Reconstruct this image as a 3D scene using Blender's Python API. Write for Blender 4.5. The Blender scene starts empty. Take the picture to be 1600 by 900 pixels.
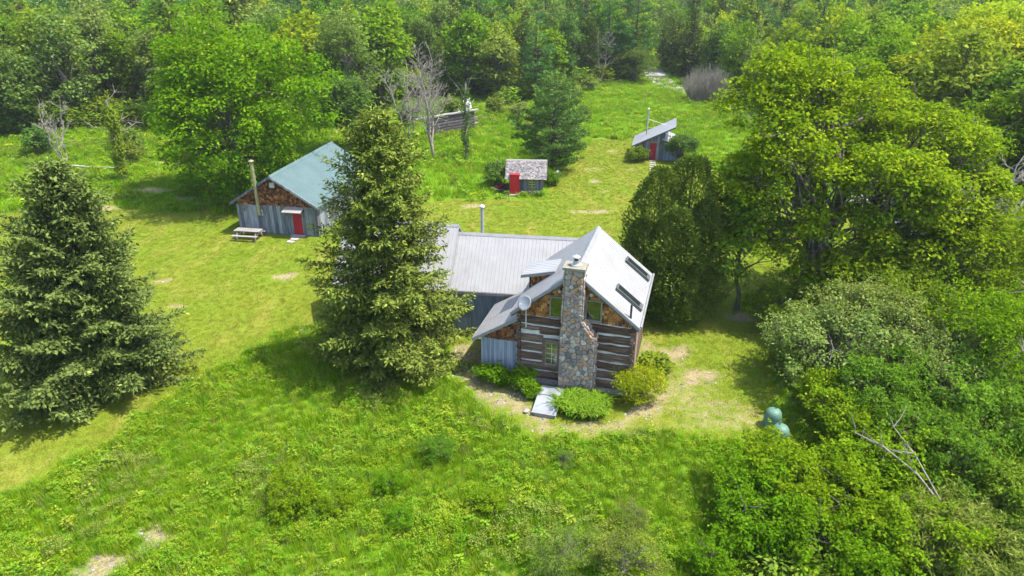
import bpy, math, random
import numpy as np
from mathutils import Vector

R = math.radians
scene = bpy.context.scene
COL = scene.collection

# ------------------------------------------------------------------ camera, sky, sun, exposure
CAM_H, CAM_PITCH, CAM_F = 20.0, R(25), 1066.0          # metres, down-tilt, focal length in 1600-px pixels
cam = bpy.data.cameras.new('camera'); cam.sensor_width = 36; cam.lens = CAM_F / 1600 * 36
cam.clip_end = 6000; cam.clip_start = 0.5
co = bpy.data.objects.new('camera', cam); COL.objects.link(co)
co.location = (0, 0, CAM_H); co.rotation_euler = (math.pi / 2 - CAM_PITCH, 0, 0)
scene.camera = co

SUN_HEAD, SUN_EL = R(94), R(63)                         # heading clockwise from +Y
world = bpy.data.worlds.new('World'); scene.world = world; world.use_nodes = True
wn = world.node_tree.nodes; wl = world.node_tree.links; wn.clear()
sky = wn.new('ShaderNodeTexSky'); sky.sky_type = 'NISHITA'; sky.sun_disc = False
sky.sun_elevation = SUN_EL; sky.sun_rotation = SUN_HEAD; sky.air_density = 1.0; sky.dust_density = 1.5
bg = wn.new('ShaderNodeBackground'); bg.inputs['Strength'].default_value = 0.15
wo = wn.new('ShaderNodeOutputWorld'); wl.new(sky.outputs[0], bg.inputs[0]); wl.new(bg.outputs[0], wo.inputs[0])
sl = bpy.data.lights.new('sun', 'SUN'); sl.energy = 3.0; sl.angle = R(0.6); sl.color = (1.0, 0.955, 0.88)
so = bpy.data.objects.new('sun', sl); COL.objects.link(so)
sd = Vector((math.sin(SUN_HEAD) * math.cos(SUN_EL), math.cos(SUN_HEAD) * math.cos(SUN_EL), math.sin(SUN_EL)))
so.rotation_euler = sd.to_track_quat('Z', 'Y').to_euler(); so.location = (60, 0, 90)
vs = scene.view_settings
vs.view_transform = 'Standard'; vs.look = 'None'; vs.gamma = 1; vs.exposure = 1.9; vs.use_curve_mapping = False
scene.render.engine = 'CYCLES'
cy = scene.cycles
cy.max_bounces = 5; cy.diffuse_bounces = 3; cy.glossy_bounces = 2; cy.transmission_bounces = 3; cy.transparent_max_bounces = 4
cy.volume_bounces = 0; cy.caustics_reflective = False; cy.caustics_refractive = False
cy.use_denoising = True; cy.use_adaptive_sampling = True; cy.adaptive_threshold = 0.015

# ------------------------------------------------------------------ materials
def nmat(name):
    m = bpy.data.materials.new(name); m.use_nodes = True
    n = m.node_tree.nodes; n.clear()
    return m, n, m.node_tree.links

def ramp(n, stops):
    r = n.new('ShaderNodeValToRGB'); e = r.color_ramp.elements
    while len(e) < len(stops): e.new(0.5)
    for el, (p, c) in zip(e, stops): el.position = p; el.color = (*c, 1)
    return r

def leaf_mat(name, c0, c1, c2=None, trans=0.42, tint=0.25, gloss=0.0):
    """per-leaf tone (face attribute), slow tone drift through the crown, one tint for each plant"""
    m, n, l = nmat(name)
    at = n.new('ShaderNodeAttribute'); at.attribute_name = 'tone'
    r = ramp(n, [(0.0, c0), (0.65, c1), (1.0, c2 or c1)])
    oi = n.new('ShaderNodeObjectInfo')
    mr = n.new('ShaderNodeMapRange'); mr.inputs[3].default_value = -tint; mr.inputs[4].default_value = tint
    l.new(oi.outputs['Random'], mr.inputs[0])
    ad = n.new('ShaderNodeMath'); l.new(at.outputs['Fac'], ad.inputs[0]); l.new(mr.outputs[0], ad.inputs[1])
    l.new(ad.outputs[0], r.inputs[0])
    hs = n.new('ShaderNodeHueSaturation')
    mh = n.new('ShaderNodeMapRange'); mh.inputs[3].default_value = 0.5 + 0.022 * tint / .25; mh.inputs[4].default_value = 0.5 - 0.02 * tint / .25
    fr = n.new('ShaderNodeMath'); fr.operation = 'MULTIPLY'; fr.inputs[1].default_value = 7.31
    f2 = n.new('ShaderNodeMath'); f2.operation = 'FRACT'
    l.new(oi.outputs['Random'], fr.inputs[0]); l.new(fr.outputs[0], f2.inputs[0]); l.new(f2.outputs[0], mh.inputs[0])
    l.new(mh.outputs[0], hs.inputs['Hue']); l.new(r.outputs[0], hs.inputs['Color'])
    d = n.new('ShaderNodeBsdfDiffuse'); t = n.new('ShaderNodeBsdfTranslucent')
    l.new(hs.outputs[0], d.inputs[0]); 
    tc = n.new('ShaderNodeMix'); tc.data_type = 'RGBA'; tc.blend_type = 'MULTIPLY'; tc.inputs[0].default_value = 1
    l.new(hs.outputs[0], tc.inputs[6]); tc.inputs[7].default_value = (1.25, 1.25, 0.6, 1)
    l.new(tc.outputs[2], t.inputs[0])
    mx = n.new('ShaderNodeMixShader'); mx.inputs[0].default_value = trans
    l.new(d.outputs[0], mx.inputs[1]); l.new(t.outputs[0], mx.inputs[2])
    last = mx
    if gloss:
        g = n.new('ShaderNodeBsdfGlossy'); g.inputs['Roughness'].default_value = 0.42
        g.inputs['Color'].default_value = (1, 1, 1, 1)
        m2 = n.new('ShaderNodeMixShader'); m2.inputs[0].default_value = gloss
        l.new(mx.outputs[0], m2.inputs[1]); l.new(g.outputs[0], m2.inputs[2]); last = m2
    o = n.new('ShaderNodeOutputMaterial'); l.new(last.outputs[0], o.inputs[0])
    return m

def surf_mat(name, stops, scale=4.0, stretch=(1, 1, 1), rough=0.85, bump=0.3, bump_scale=None, rnd=0.0, detail=6, spec=0.2,
             metallic=0.0, stain=None, obj_coords=True):
    """noise-toned surface; rnd shifts the tone per object, stain adds blotches"""
    m, n, l = nmat(name)
    tc = n.new('ShaderNodeTexCoord'); mp = n.new('ShaderNodeMapping'); mp.inputs['Scale'].default_value = stretch
    l.new(tc.outputs['Object'] if obj_coords else tc.outputs['Generated'], mp.inputs[0])
    oi = n.new('ShaderNodeObjectInfo')
    vm = n.new('ShaderNodeVectorMath'); vm.operation = 'MULTIPLY_ADD'
    cx = n.new('ShaderNodeCombineXYZ'); l.new(oi.outputs['Random'], cx.inputs[0]); l.new(oi.outputs['Random'], cx.inputs[2])
    l.new(cx.outputs[0], vm.inputs[0]); vm.inputs[1].default_value = (37, 19, 53); l.new(mp.outputs[0], vm.inputs[2])
    ns = n.new('ShaderNodeTexNoise'); ns.inputs['Scale'].default_value = scale; ns.inputs['Detail'].default_value = detail
    ns.inputs['Roughness'].default_value = 0.62
    l.new(vm.outputs[0], ns.inputs['Vector'])
    mr = n.new('ShaderNodeMapRange'); mr.inputs[1].default_value = 0.28; mr.inputs[2].default_value = 0.72
    l.new(ns.outputs[0], mr.inputs[0])
    ad = n.new('ShaderNodeMath'); ad.operation = 'MULTIPLY_ADD'; ad.inputs[1].default_value = rnd
    sb = n.new('ShaderNodeMath'); sb.operation = 'SUBTRACT'; sb.inputs[1].default_value = 0.5
    l.new(oi.outputs['Random'], sb.inputs[0]); l.new(sb.outputs[0], ad.inputs[0]); l.new(mr.outputs[0], ad.inputs[2])
    r = ramp(n, stops); l.new(ad.outputs[0], r.inputs[0]); colr = r.outputs[0]
    if stain:
        sc, sscale, lo, hi = stain
        n2 = n.new('ShaderNodeTexNoise'); n2.inputs['Scale'].default_value = sscale; n2.inputs['Detail'].default_value = 5
        l.new(tc.outputs['Object'], n2.inputs['Vector'])
        m2 = n.new('ShaderNodeMapRange'); m2.inputs[1].default_value = lo; m2.inputs[2].default_value = hi
        l.new(n2.outputs[0], m2.inputs[0])
        mx = n.new('ShaderNodeMix'); mx.data_type = 'RGBA'; l.new(m2.outputs[0], mx.inputs[0]); l.new(colr, mx.inputs[6])
        mx.inputs[7].default_value = (*sc, 1); colr = mx.outputs[2]
    b = n.new('ShaderNodeBsdfPrincipled'); l.new(colr, b.inputs['Base Color']); b.inputs['Roughness'].default_value = rough
    b.inputs['Specular IOR Level'].default_value = spec; b.inputs['Metallic'].default_value = metallic
    if bump:
        bn = n.new('ShaderNodeBump'); bn.inputs['Strength'].default_value = bump; bn.inputs['Distance'].default_value = 0.02
        if bump_scale:
            n3 = n.new('ShaderNodeTexNoise'); n3.inputs['Scale'].default_value = bump_scale; n3.inputs['Detail'].default_value = 4
            l.new(vm.outputs[0], n3.inputs['Vector']); l.new(n3.outputs[0], bn.inputs['Height'])
        else: l.new(ns.outputs[0], bn.inputs['Height'])
        l.new(bn.outputs[0], b.inputs['Normal'])
    o = n.new('ShaderNodeOutputMaterial'); l.new(b.outputs[0], o.inputs[0])
    return m

M = {}
M['bark'] = surf_mat('bark', [(0, (.035, .028, .02)), (.6, (.11, .095, .08)), (1, (.19, .17, .15))], 5, (1, 1, .25), bump=.6)
M['bark_dark'] = surf_mat('bark_dark', [(0, (.025, .02, .014)), (1, (.10, .08, .06))], 5, (1, 1, .3), bump=.5)
M['dead_wood'] = surf_mat('dead_wood', [(0, (.12, .10, .078)), (1, (.30, .265, .22))], 4, (1, 1, .3), bump=.3)
M['dead_pale'] = surf_mat('dead_pale', [(0, (.20, .175, .14)), (1, (.44, .40, .34))], 4, (1, 1, .3), bump=.3)
M['log'] = surf_mat('log', [(0, (.032, .019, .012)), (.5, (.088, .055, .037)), (1, (.19, .135, .10))], 3.0, (.35, 4, 4.5), bump=.9, rnd=.5)
M['chinking'] = surf_mat('chinking', [(0, (.26, .24, .21)), (.45, (.48, .46, .42)), (1, (.60, .58, .55))], 3.5, (1, 1, 2), bump=.4)
M['shingle'] = surf_mat('shingle', [(0, (.045, .020, .010)), (.45, (.17, .075, .025)), (1, (.36, .19, .07))], 4.5, (1, 1, .6), bump=.4, stain=((.045, .028, .018), .8, .5, .62))
M['shingle_grey'] = surf_mat('shingle_grey', [(0, (.055, .05, .055)), (.45, (.20, .18, .175)), (1, (.36, .33, .32))], 7, (1, .5, .5), bump=.4, stain=((.30, .27, .22), 1.2, .5, .65))
M['grey_board'] = surf_mat('grey_board', [(0, (.05, .055, .06)), (.5, (.14, .15, .16)), (1, (.26, .27, .27))], 3, (5, 5, .3), bump=.5, rnd=.7, stain=((.10, .075, .06), 1.3, .55, .75))
M['blue_board'] = surf_mat('blue_board', [(0, (.11, .135, .16)), (.5, (.17, .20, .235)), (1, (.25, .28, .31))], 2.5, (4, 4, .35), bump=.3, rnd=.5)
M['batten'] = surf_mat('batten', [(0, (.20, .22, .25)), (1, (.34, .36, .39))], 2.5, (4, 4, .35), bump=.2)
M['brown_board'] = surf_mat('brown_board', [(0, (.09, .06, .045)), (.5, (.22, .16, .125)), (1, (.36, .28, .22))], 3, (5, 5, .3), bump=.4, rnd=.5)
M['steel'] = surf_mat('steel', [(0, (.205, .201, .195)), (1, (.243, .240, .233))], 1.2, (1, 1, 1), rough=.42, bump=.05, spec=.5, stain=((.185, .172, .155), 1.1, .54, .82))
M['steel_trim'] = surf_mat('steel_trim', [(0, (.145, .145, .145)), (1, (.205, .204, .202))], 2, rough=.5, bump=.05, spec=.4)
M['green_steel'] = surf_mat('green_steel', [(0, (.050, .085, .080)), (1, (.072, .112, .104))], .7, rough=.45, bump=.05, spec=.4, stain=((.05, .085, .08), 2.4, .66, .72))
M['pipe_metal'] = surf_mat('pipe_metal', [(0, (.30, .30, .28)), (1, (.46, .46, .44))], 3, rough=.35, bump=.05, spec=.6, metallic=.5)
M['pipe_old'] = surf_mat('pipe_old', [(0, (.16, .14, .06)), (1, (.34, .31, .19))], 3, rough=.4, bump=.05, spec=.6, metallic=.4)
M['mortar'] = surf_mat('mortar', [(0, (.075, .065, .058)), (1, (.16, .145, .13))], 6, bump=.5)
M['red_paint'] = surf_mat('red_paint', [(0, (.36, .008, .012)), (1, (.50, .012, .018))], 3, (1, 1, .4), rough=.55, bump=.15, spec=.3)
M['dark_red'] = surf_mat('dark_red', [(0, (.20, .009, .016)), (1, (.30, .014, .022))], 3, (1, 1, .4), rough=.6, bump=.15, spec=.3)
M['frame_tan'] = surf_mat('frame_tan', [(0, (.13, .115, .085)), (1, (.24, .22, .17))], 4, (2, 2, .5), bump=.2)
M['frame_white'] = surf_mat('frame_white', [(0, (.33, .33, .30)), (1, (.45, .45, .42))], 4, bump=.1)
M['dark_void'] = surf_mat('dark_void', [(0, (.008, .008, .009)), (1, (.014, .014, .014))], 4, bump=0)
M['black_metal'] = surf_mat('black_metal', [(0, (.015, .015, .017)), (1, (.03, .03, .032))], 4, rough=.5, bump=0, spec=.4)
M['skylight_frame'] = surf_mat('skylight_frame', [(0, (.05, .052, .055)), (1, (.09, .092, .095))], 4, rough=.5, bump=0, spec=.4)
M['dish_grey'] = surf_mat('dish_grey', [(0, (.15, .162, .175)), (1, (.20, .212, .225))], 3, rough=.5, bump=0, spec=.4)
M['hatch_metal'] = surf_mat('hatch_metal', [(0, (.17, .185, .21)), (1, (.235, .25, .275))], 2, rough=.5, bump=.05, spec=.4, stain=((.13, .14, .15), 1.5, .5, .7))
M['tank_green'] = surf_mat('tank_green', [(0, (.062, .135, .092)), (1, (.092, .175, .122))], 2, rough=.55, bump=.05, spec=.3)
M['weathered'] = surf_mat('weathered', [(0, (.13, .115, .10)), (1, (.30, .275, .25))], 3, (.4, 4, 4), bump=.3)
M['pale_stone'] = surf_mat('pale_stone', [(0, (.20, .18, .16)), (1, (.36, .33, .30))], 5, bump=.4)
M['old_wall'] = surf_mat('old_wall', [(0, (.02, .018, .018)), (.6, (.055, .05, .05)), (1, (.12, .11, .108))], 3, (.5, 4, 4), bump=.6, rnd=.4)
M['glass'] = None
def glass_mat():
    m, n, l = nmat('window_glass')
    b = n.new('ShaderNodeBsdfPrincipled'); b.inputs['Base Color'].default_value = (.012, .018, .012, 1)
    b.inputs['Roughness'].default_value = .06; b.inputs['Specular IOR Level'].default_value = 1.0; b.inputs['IOR'].default_value = 1.9
    nz = n.new('ShaderNodeTexNoise'); nz.inputs['Scale'].default_value = 2.2
    bp = n.new('ShaderNodeBump'); bp.inputs['Strength'].default_value = .08; l.new(nz.outputs[0], bp.inputs['Height']); l.new(bp.outputs[0], b.inputs['Normal'])
    o = n.new('ShaderNodeOutputMaterial'); l.new(b.outputs[0], o.inputs[0]); return m
M['glass'] = glass_mat()
def stone_mat():
    m, n, l = nmat('field_stone')
    oi = n.new('ShaderNodeObjectInfo')
    r = ramp(n, [(0, (.06, .058, .06)), (.14, (.21, .18, .155)), (.30, (.30, .225, .165)), (.42, (.14, .13, .12)), (.54, (.38, .31, .235)), (.66, (.29, .165, .085)), (.78, (.26, .185, .165)), (.88, (.17, .15, .13)), (1, (.46, .42, .36))])
    l.new(oi.outputs['Random'], r.inputs[0])
    tc = n.new('ShaderNodeTexCoord'); ns = n.new('ShaderNodeTexNoise'); ns.inputs['Scale'].default_value = 9; ns.inputs['Detail'].default_value = 6
    l.new(tc.outputs['Object'], ns.inputs['Vector'])
    mr = n.new('ShaderNodeMapRange'); mr.inputs[1].default_value = .3; mr.inputs[2].default_value = .7; mr.inputs[3].default_value = .6; mr.inputs[4].default_value = 1.3
    l.new(ns.outputs[0], mr.inputs[0])
    mx = n.new('ShaderNodeMix'); mx.data_type = 'RGBA'; mx.blend_type = 'MULTIPLY'; mx.inputs[0].default_value = 1
    l.new(r.outputs[0], mx.inputs[6]); l.new(mr.outputs[0], mx.inputs[7])
    b = n.new('ShaderNodeBsdfPrincipled'); l.new(mx.outputs[2], b.inputs['Base Color']); b.inputs['Roughness'].default_value = .85
    bp = n.new('ShaderNodeBump'); bp.inputs['Strength'].default_value = .5; bp.inputs['Distance'].default_value = .03; l.new(ns.outputs[0], bp.inputs['Height']); l.new(bp.outputs[0], b.inputs['Normal'])
    o = n.new('ShaderNodeOutputMaterial'); l.new(b.outputs[0], o.inputs[0]); return m
M['stone'] = stone_mat()

# foliage
M['lf_maple'] = leaf_mat('leaf_maple', (.075, .145, .005), (.200, .280, .010), (.36, .40, .02))
M['lf_bright'] = leaf_mat('leaf_bright', (.055, .130, .004), (.125, .230, .007), (.22, .30, .014))
M['lf_mid'] = leaf_mat('leaf_mid', (.055, .118, .008), (.130, .210, .016), (.23, .30, .035))
M['lf_dark'] = leaf_mat('leaf_dark', (.040, .082, .012), (.092, .150, .024), (.17, .23, .055))
M['lf_grey'] = leaf_mat('leaf_grey', (.058, .104, .018), (.138, .202, .038), (.25, .30, .09))
M['lf_olive'] = leaf_mat('leaf_olive', (.075, .115, .018), (.172, .226, .036), (.28, .31, .07))
M['lf_yellow'] = leaf_mat('leaf_yellow', (.085, .155, .005), (.205, .275, .010), (.35, .38, .02))
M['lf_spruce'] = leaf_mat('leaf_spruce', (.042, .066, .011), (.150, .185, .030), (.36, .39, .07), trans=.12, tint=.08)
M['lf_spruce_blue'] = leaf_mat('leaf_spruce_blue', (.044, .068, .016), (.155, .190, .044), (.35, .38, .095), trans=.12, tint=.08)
M['lf_cedar'] = leaf_mat('leaf_cedar', (.044, .084, .011), (.120, .178, .024), (.25, .31, .052), trans=.15, tint=.1)
M['lf_pine'] = leaf_mat('leaf_pine', (.034, .085, .014), (.092, .180, .034), (.17, .27, .066), trans=.18, tint=.15)
M['grass_tall'] = leaf_mat('grass_tall', (.105, .210, .005), (.165, .280, .007), (.29, .335, .022), trans=.35, tint=.3)
M['grass_field'] = leaf_mat('grass_field', (.095, .195, .004), (.165, .28, .007), (.26, .32, .02), trans=.35, tint=.3, gloss=.0)
M['grass_dry'] = leaf_mat('grass_dry', (.10, .13, .02), (.19, .20, .05), (.30, .27, .11), trans=.3, tint=.3, gloss=.0)
M['weed'] = leaf_mat('weed', (.075, .160, .006), (.150, .250, .012), (.24, .31, .03), trans=.35, tint=.3)
M['lily'] = leaf_mat('lily', (.075, .15, .008), (.15, .24, .014), (.24, .31, .04), trans=.3, tint=.1)
M['yellow_top'] = leaf_mat('yellow_top', (.24, .24, .012), (.36, .34, .02), (.45, .42, .04), trans=.3, tint=.1)
M['hosta'] = leaf_mat('hosta', (.07, .13, .02), (.16, .22, .05), (.38, .42, .22), trans=.3, tint=.1)
M['flower_pink'] = leaf_mat('flower_pink', (.12, .02, .03), (.24, .05, .07), (.35, .12, .14), trans=.2, tint=.1)
M['twig_grey'] = leaf_mat('twig_grey', (.16, .14, .11), (.25, .225, .185), (.33, .30, .25), trans=.0, tint=.1, gloss=0)

# ------------------------------------------------------------------ mesh helpers
def new_mesh(name, V, F, mat, tone=None, smooth=False):
    """F: (m,k) int array or list of index lists"""
    me = bpy.data.meshes.new(name)
    V = np.asarray(V, dtype=np.float32)
    if isinstance(F, np.ndarray):
        m, k = F.shape
        me.vertices.add(len(V)); me.vertices.foreach_set('co', V.ravel())
        me.loops.add(m * k); me.loops.foreach_set('vertex_index', F.astype(np.int32).ravel())
        me.polygons.add(m); me.polygons.foreach_set('loop_start', np.arange(0, m * k, k, dtype=np.int32))
        me.update(calc_edges=True)
    else:
        me.from_pydata([tuple(map(float, v)) for v in V], [], [list(map(int, f)) for f in F]); me.update()
    if tone is not None:
        a = me.attributes.new('tone', 'FLOAT', 'FACE'); a.data.foreach_set('value', np.asarray(tone, dtype=np.float32))
    if smooth: me.polygons.foreach_set('use_smooth', np.ones(len(me.polygons), dtype=bool))
    if mat is not None: me.materials.append(M[mat] if isinstance(mat, str) else mat)
    return me

def link(name, me, parent=None, loc=None, rz=None, **props):
    o = bpy.data.objects.new(name, me); COL.objects.link(o)
    if parent is not None: o.parent = parent
    if loc is not None: o.location = loc
    if rz is not None: o.rotation_euler = (0, 0, rz)
    for k, v in props.items():
        if v is not None: o[k] = v
    return o

def empty(name, loc, rz=0.0, label=None, category=None, group=None):
    o = link(name, None, None, loc, rz, label=label, category=category, group=group)
    o.empty_display_size = .3
    return o

class MB:
    """collects boxes, prisms and tubes into one mesh"""
    def __init__(s): s.V = []; s.F = []
    def add(s, V, F):
        b = len(s.V); s.V.extend([tuple(v) for v in V]); s.F.extend([[i + b for i in f] for f in F]); return s
    def box(s, x0, x1, y0, y1, z0, z1):
        return s.add([(x0, y0, z0), (x1, y0, z0), (x1, y1, z0), (x0, y1, z0), (x0, y0, z1), (x1, y0, z1), (x1, y1, z1), (x0, y1, z1)],
                     [(0, 3, 2, 1), (4, 5, 6, 7), (0, 1, 5, 4), (1, 2, 6, 5), (2, 3, 7, 6), (3, 0, 4, 7)])
    def quadbox(s, q, n, t):
        """four corners q extruded by t along n"""
        q = [Vector(p) for p in q]; n = Vector(n).normalized() * t
        V = q + [p + n for p in q]
        k = len(q)
        F = [list(range(k))[::-1], list(range(k, 2 * k))] + [[i, (i + 1) % k, k + (i + 1) % k, k + i] for i in range(k)]
        return s.add(V, F)
    def prism_y(s, poly, y0, y1):
        """xz polygon extruded along y"""
        k = len(poly)
        V = [(x, y0, z) for x, z in poly] + [(x, y1, z) for x, z in poly]
        F = [list(range(k)), list(range(k, 2 * k))[::-1]] + [[(i + 1) % k, i, k + i, k + (i + 1) % k] for i in range(k)]
        return s.add(V, F)
    def tube(s, pts, rad, n=8, cap=True):
        V, F = tube_np(np.array(pts, float), rad if hasattr(rad, '__len__') else [rad] * len(pts), n)
        F = F.tolist()
        if cap:
            F.append(list(range(n))[::-1]); F.append(list(range(len(V) - n, len(V))))
        return s.add(V.tolist(), F)
    def build(s, name, mat, parent=None, smooth=False, loc=None, rz=None, **props):
        return link(name, new_mesh(name, s.V, s.F, mat, smooth=smooth), parent, loc, rz, **props)

def tube_np(P, rad, n=5):
    P = np.asarray(P, float); k = len(P); rad = np.asarray(rad, float)
    T = np.gradient(P, axis=0); T /= np.linalg.norm(T, axis=1)[:, None] + 1e-9
    up = np.array([0, 0, 1.0]) if abs(T[0][2]) < .9 else np.array([1.0, 0, 0])
    S = np.cross(T, up); S /= np.linalg.norm(S, axis=1)[:, None] + 1e-9
    U = np.cross(S, T)
    a = np.arange(n) * 2 * np.pi / n
    ring = np.cos(a)[None, :, None] * S[:, None, :] + np.sin(a)[None, :, None] * U[:, None, :]
    V = (P[:, None, :] + ring * rad[:, None, None]).reshape(-1, 3)
    i = np.arange(k - 1)[:, None] * n; j = np.arange(n)[None, :]; j2 = (j + 1) % n
    F = np.stack([i + j, i + j2, i + n + j2, i + n + j], -1).reshape(-1, 4)
    return V, F

class Tubes:
    def __init__(s): s.V = []; s.F = []; s.n = 0
    def add(s, P, rad, n=5):
        V, F = tube_np(P, rad, n); s.V.append(V); s.F.append(F + s.n); s.n += len(V)
    def mesh(s, name, mat): return new_mesh(name, np.concatenate(s.V), np.concatenate(s.F), mat, smooth=True, tone=np.full(sum(len(f) for f in s.F), .5))

def unit(a): return a / (np.linalg.norm(a, axis=-1, keepdims=True) + 1e-9)

def leaf_cards(P, D, N, L, W, fold=.18):
    """one folded rhombus for each leaf: 4 corners, one bent quad"""
    D = unit(D); S = unit(np.cross(D, N)); N = np.cross(S, D)
    L = np.broadcast_to(L, len(P))[:, None]; W = np.broadcast_to(W, len(P))[:, None]
    a = P; c = P + D * L; mid = P + D * L * .45 + N * W * fold
    V = np.stack([a, mid + S * W * .5, c, mid - S * W * .5], 1).reshape(-1, 3)
    F = np.arange(len(P) * 4).reshape(-1, 4)
    return V, F

class Leaves:
    def __init__(s): s.P = []; s.D = []; s.N = []; s.L = []; s.W = []; s.T = []
    def add(s, P, D, N, L, W, T):
        k = len(P)
        s.P.append(P); s.D.append(D); s.N.append(N); s.L.append(np.broadcast_to(L, k)); s.W.append(np.broadcast_to(W, k)); s.T.append(np.broadcast_to(T, k))
    def mesh(s, name, mat):
        V, F = leaf_cards(np.concatenate(s.P), np.concatenate(s.D), np.concatenate(s.N), np.concatenate(s.L), np.concatenate(s.W))
        return new_mesh(name, V, F, mat, tone=np.clip(np.concatenate(s.T), 0, 1))

def rdir(rng, k): return unit(rng.normal(size=(k, 3)))

def clump(rng, lv, c, rc, k, ls, aspect=.65, flat=.65, upness=.75, tone=.45, spread=.22, droop=.25):
    """k leaves over the upper shell of a small leafy mound at c"""
    d = rdir(rng, k); d[:, 2] = np.where(rng.random(k) < .72, np.abs(d[:, 2]), d[:, 2]); d = unit(d)
    r = rc * (0.35 + .65 * rng.random(k) ** .5)
    P = c + d * r[:, None] * np.array([1, 1, flat])
    N = unit(d * .55 + np.array([0, 0, upness]) + rng.normal(size=(k, 3)) * .45)
    D = unit(np.cross(N, rng.normal(size=(k, 3))) + d * .4 - np.array([0, 0, droop]))
    L = ls * (.5 + 1.0 * rng.random(k) ** 1.3 + .25 * (rng.random(k) > .9))
    T = tone + rng.normal(size=k) * spread + rng.normal() * .10
    lv.add(P, D, N, L, L * aspect, T)

def bend(rng, a, b, k=5, wob=.06, sag=0.0):
    t = np.linspace(0, 1, k)[:, None]
    P = a + (b - a) * t
    ln = np.linalg.norm(b - a)
    P[1:-1] += rng.normal(size=(k - 2, 3)) * wob * ln
    P[:, 2] += sag * ln * (4 * t[:, 0] * (1 - t[:, 0]))
    return P

# ------------------------------------------------------------------ plant builders: each returns (trunk mesh, crown mesh)
def broadleaf(seed, H, rx, z0, n_cl, per, ls, mat, rc=None, trunk_r=.25, lobes=7, aspect=.65, shape=1.0, bark='bark', stems=1, ry=None, limbs=14, inner=.42, gap=0.0, low=False, shoots=.4):
    rng = np.random.default_rng(seed); ry = ry or rx
    zc = z0 + (H - z0) * .48; rz = (H - z0) * .52
    rc = rc or rx * .27
    lob = rdir(rng, lobes); lob[:, 2] = lob[:, 2] * .8; amp = rng.uniform(.15, .50, lobes)
    d = rdir(rng, n_cl)
    if not low: d[:, 2] = np.where((d[:, 2] < -.35) & (rng.random(n_cl) < .6), -d[:, 2], d[:, 2])
    else: d = unit(d * np.array([1.0, 1.0, .85]))
    bulge = 0.70 + (np.maximum(0, d @ lob.T) ** 4 * amp).sum(1)
    r = (inner + (1 - inner) * rng.random(n_cl) ** .45) * bulge
    prof = 1 - (1 - shape) * np.clip(d[:, 2], 0, 1)           # narrower tops for shape < 1
    C = np.stack([d[:, 0] * r * (rx - rc * .5) * prof, d[:, 1] * r * (ry - rc * .5) * prof, zc + d[:, 2] * r * (rz - rc * .3)], 1)
    C[:, 2] = np.minimum(C[:, 2], H - rc * .3)
    if gap:                                                     # leave holes through the crown
        g = rdir(rng, 5); keep = (d @ g.T).max(1) < (1 - gap * .25); C = C[keep]
    lv = Leaves(); tb = Tubes()
    for c in C:
        k = max(6, int(per * rng.uniform(.6, 1.4)))
        q = rng.uniform(.5, 1.45); clump(rng, lv, c, rc * q, max(6, int(k * q)), ls, aspect)
    for c in C[rng.random(len(C)) < shoots]:                    # shoots that stand out of the outline
        o = unit(c - np.array([0, 0, zc])); o = unit(o + np.array([0, 0, .5]) + rng.normal(size=3) * .35); ln = rc * rng.uniform(1.0, 2.1); k = int(9 + per * .18)
        f = rng.random(k) ** .8; p = c + o * (ln * f)[:, None] + rng.normal(size=(k, 3)) * rc * .13
        L = ls * rng.uniform(.7, 1.35, k); lv.add(p, unit(o * .5 + rng.normal(size=(k, 3)) * .7), unit(np.array([0, 0, .8]) + rng.normal(size=(k, 3)) * .4), L, L * aspect, .55 + rng.normal(size=k) * .2)
    # wood
    tops = []
    for s in range(stems):
        off = np.array([0, 0, 0.]) if stems == 1 else np.array([rng.normal() * trunk_r * 1.3, rng.normal() * trunk_r * 1.3, 0])
        lean = rng.normal(size=2) * (.04 if stems == 1 else .16) * H
        top = np.array([lean[0], lean[1], z0 + (H - z0) * .72])
        P = bend(rng, off + np.array([0, 0, -.25]), top, 7, .02)
        rr = np.linspace(1, .18, 7) * trunk_r * (1 if stems == 1 else .75); rr[0] *= 1.35
        tb.add(P, rr, 8); tops.append((P, rr))
    pick = rng.choice(len(C), min(limbs, len(C)), replace=False)
    for i in pick:
        P, rr = tops[rng.integers(len(tops))]
        j = rng.integers(2, 6); a = P[j]; c = C[i]
        if c[2] < a[2] - 1: j = 2; a = P[2]
        Q = bend(rng, a, c, 5, .05, .04); tb.add(Q, np.linspace(rr[j] * .55, .025 * max(1, trunk_r * 3), 5), 5)
        for _ in range(3):
            e = Q[3] + rng.normal(size=3) * rc * np.array([1, 1, .6]); tb.add(bend(rng, Q[rng.integers(2, 4)], e, 3, .05), np.linspace(.02 + trunk_r * .08, .012, 3), 4)
    return tb.mesh('trunk', bark), lv.mesh('crown', mat)

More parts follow.
